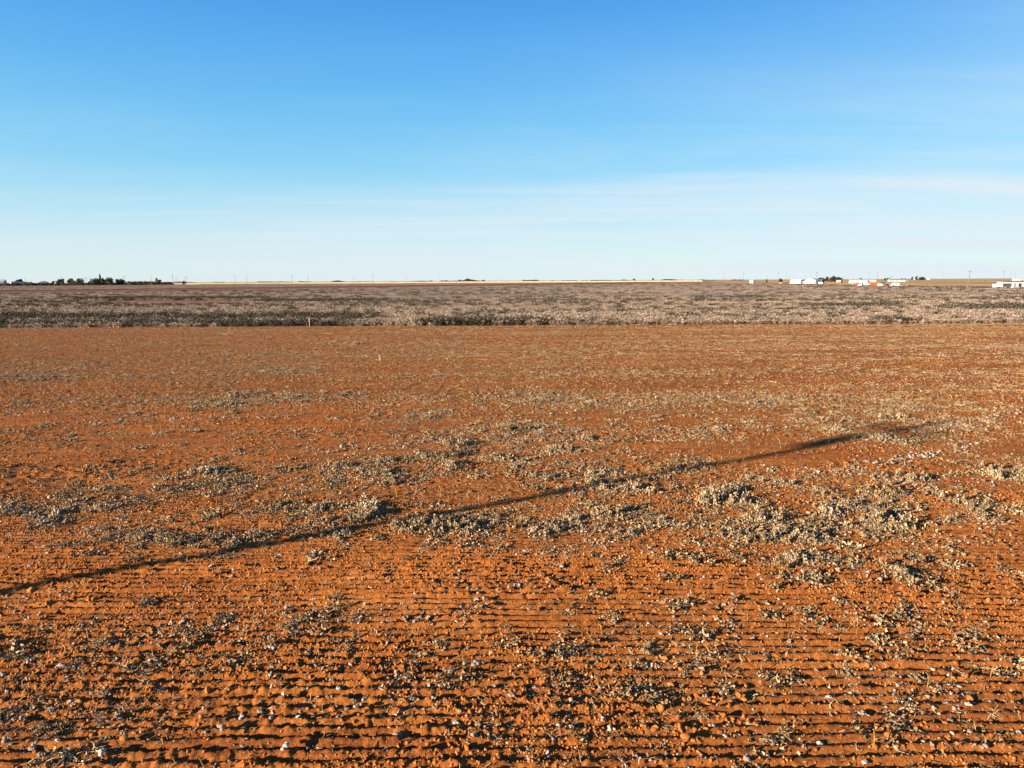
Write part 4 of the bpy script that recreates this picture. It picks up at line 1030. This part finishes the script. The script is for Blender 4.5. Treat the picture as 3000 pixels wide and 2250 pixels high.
PL = [(75, 814, None, 'pole right of the arched hut, over the long dark shed'), (182, 811, None, 'pole rising from the darker leaning tree'), (249, 812, None, 'left pole of the close pair between the olive bush and the big trees'),
 (254, 812, None, 'right pole of the close pair between the olive bush and the big trees'), (265.5, 810.5, None, 'pole with a clear crossarm just left of the big tree group'), (365, 808, None, 'pole above the low white house'),
 (444, 808, None, 'pole rising over the right end of the long hedgerow'), (507, 804.5, None, 'tall pole right of the small peaked tree'), (515, 814, None, 'short pole just right of the tall one'), (519, 812, None, 'second short pole right of the tall one'),
 (541, 811, None, 'pole beside the little dark tree'), (547, 808, None, 'taller pole just right of the little dark tree'), (689, 807, None, 'first pole standing alone over the pale stubble'), (723, 808, None, 'second pole over the pale stubble'),
 (857, 806, None, 'third pole over the pale stubble, above the pink-ribboned stake'), (904, 808.5, None, 'faint pole right of the third stubble pole'), (1037, 808.5, None, 'faint pole left of the fourth clear stubble pole'), (1093, 806, None, 'fourth clear pole over the pale stubble'),
 (1192, 810, None, 'thin pole left of the first skyline trees'), (1289, 806.5, None, 'tall pole between the first skyline trees'), (1336, 811, None, 'thin pole left of the largest skyline tree'), (1470, 811, None, 'thin pole right of the largest skyline tree'),
 (1876, 812.5, None, 'faint pole right of the second skyline tree row'), (2045, 810, None, 'faint pole near the last tiny skyline tree'), (2122, 799.5, 826, 'first tall pole at the left of the brown rise'), (2141, 799.5, 826, 'second tall pole at the left of the brown rise'),
 (2178, 798.5, 831, 'pole just left of the small white shed'), (2247, 807.5, 829, 'pole with a dark bush at its foot, right of the small shed'), (2279, 797, 833.5, 'tall pole left of the tan crate'), (2303, 798.5, 827, 'tall pole behind the rust-pink heap'),
 (2311, 807, 825, 'short far pole left of the long low barn'), (2325, 807, 825, 'short far pole over the long low barn'), (2359, 806.5, 825, 'short far pole over the tall gabled barn'), (2392, 796.5, 837, 'tall near pole in front of the tall gabled barn'),
 (2415, 806.5, 825, 'pole among the trees behind the barns'), (2471, 808, 829, 'pole right of the tan block house'), (2546, 796, 829, 'pole behind the long white building'), (2569, 795.5, 832, 'tall pole right of the long white building'),
 (2609, 808, 842, 'near pole beside the white tubular frame'), (2761, 794, 826, 'lone pole in the open pasture right of the brown cabin'), (2938.5, 792, 833, 'tall pole behind the left end of the mobile home'),
 (2958, 799.5, 826, 'pale pole behind the mobile home roof'), (2973, 799, 826, 'pale far pole over the low white building')]
for px, yt, yb, lb in PL: utility_pole('wooden utility ' + lb, px, yt, yb)
utility_pole('leaning wooden utility pole standing in the grass left of the mobile home', 2834.5, 791.5, 848, lean=R(5.5), rz=0)
tree('bush', 'dark bush at the foot of a pole right of the small white shed', 'bush', 2246, 1000, topd(2246, 815.5, 1000), 6, cat='bush')

# the pole whose long shadow crosses the field; it stands just out of the picture on the left
tip = np.array(G(2735, 1243)); L_ = 9.6 / math.tan(SUN_EL)
tv = np.array([TRAVEL.x, TRAVEL.y]); tv /= np.linalg.norm(tv)
pb = tip - tv * L_
big = empty('transformer_pole', (pb[0], pb[1], -.15), math.atan2(tv[1], tv[0]) + math.pi / 2)
tag(big, 'wooden pole with transformer left of the picture, whose long shadow crosses the field', 'utility pole')
a, b, ins = pole_parts(10.0, .17, .12); a.build('pole', WOOD, big); b.build('crossarm', WOOD, big)
for c in ins: c.build('insulator', PORC, big)
m = MB(); m.tube((.34, 0, 8.3), (.34, 0, 8.95), .15, .15, 14); m.tube((.34, 0, 8.95), (.34, 0, 9.02), .15, .10, 14); m.build('transformer', ZINC, big)
m = MB(); m.box(.11, .20, -.06, .06, 8.3, 8.8); m.build('bracket', ZINC, big)

# ------------------------------------------------------------------ stakes and posts
def stake(label, px, py, h, rib):
    p = G(px, py); z = hz_at(*p) if p[1] < 84.9 else -.05
    t = empty('survey_stake', (p[0], p[1], z - .03), R(12)); tag(t, label, 'stake', 'marker stakes in the field')
    m = MB(); m.prism([(-.028, 0), (.028, 0), (.028, h - .03), (0, h), (-.028, h - .03)], 'y', -.01, .01); m.build('lath', LATH, t)
    m = MB(); m.tube((0, 0, h - .14), (0, 0, h - .05), .05, .05, 8); m.build('knot', RIBBON, t)
    for sx, ln in rib:
        m = MB(); m.prism([(sx * .03, h - .06), (sx * .09, h - .10), (sx * .11, h - ln), (sx * .06, h - ln * .9), (sx * .035, h - .14)], 'y', -.022, -.014); m.build('ribbon', RIBBON, t)
    return t
stake('tall pale wooden stake with a pink ribbon at the edge of the standing cotton', 907, 957.5, 1.12, ((-1, .36), (1, .30)))
stake('faint pale stake with a pink ribbon at the cotton edge towards the right', 2705, 948.5, .95, ((-1, .40), (1, .3)))
stake('short wire-like stake with a red ribbon out in the open red field', 1113, 1056, .42, ((-1, .22), (1, .18)))
t = empty('fence_post', spot(327, 849.5, 0), .3); tag(t, 'dark lone post standing in the bare strip before the left farm', 'post')
m = MB(); m.tube((0, 0, -.2), (.05, 0, 2.2), .17, .14, 8); m.build('post', WOOD, t); m = MB(); m.box(-.16, .24, -.16, .16, 2.2, 2.3); m.build('cap', WOOD, t)
scrub('post_brush', np.array([G(327 + 2 + RNG.random() * 22, 849) for _ in range(26)]), np.full(26, .7), .8)
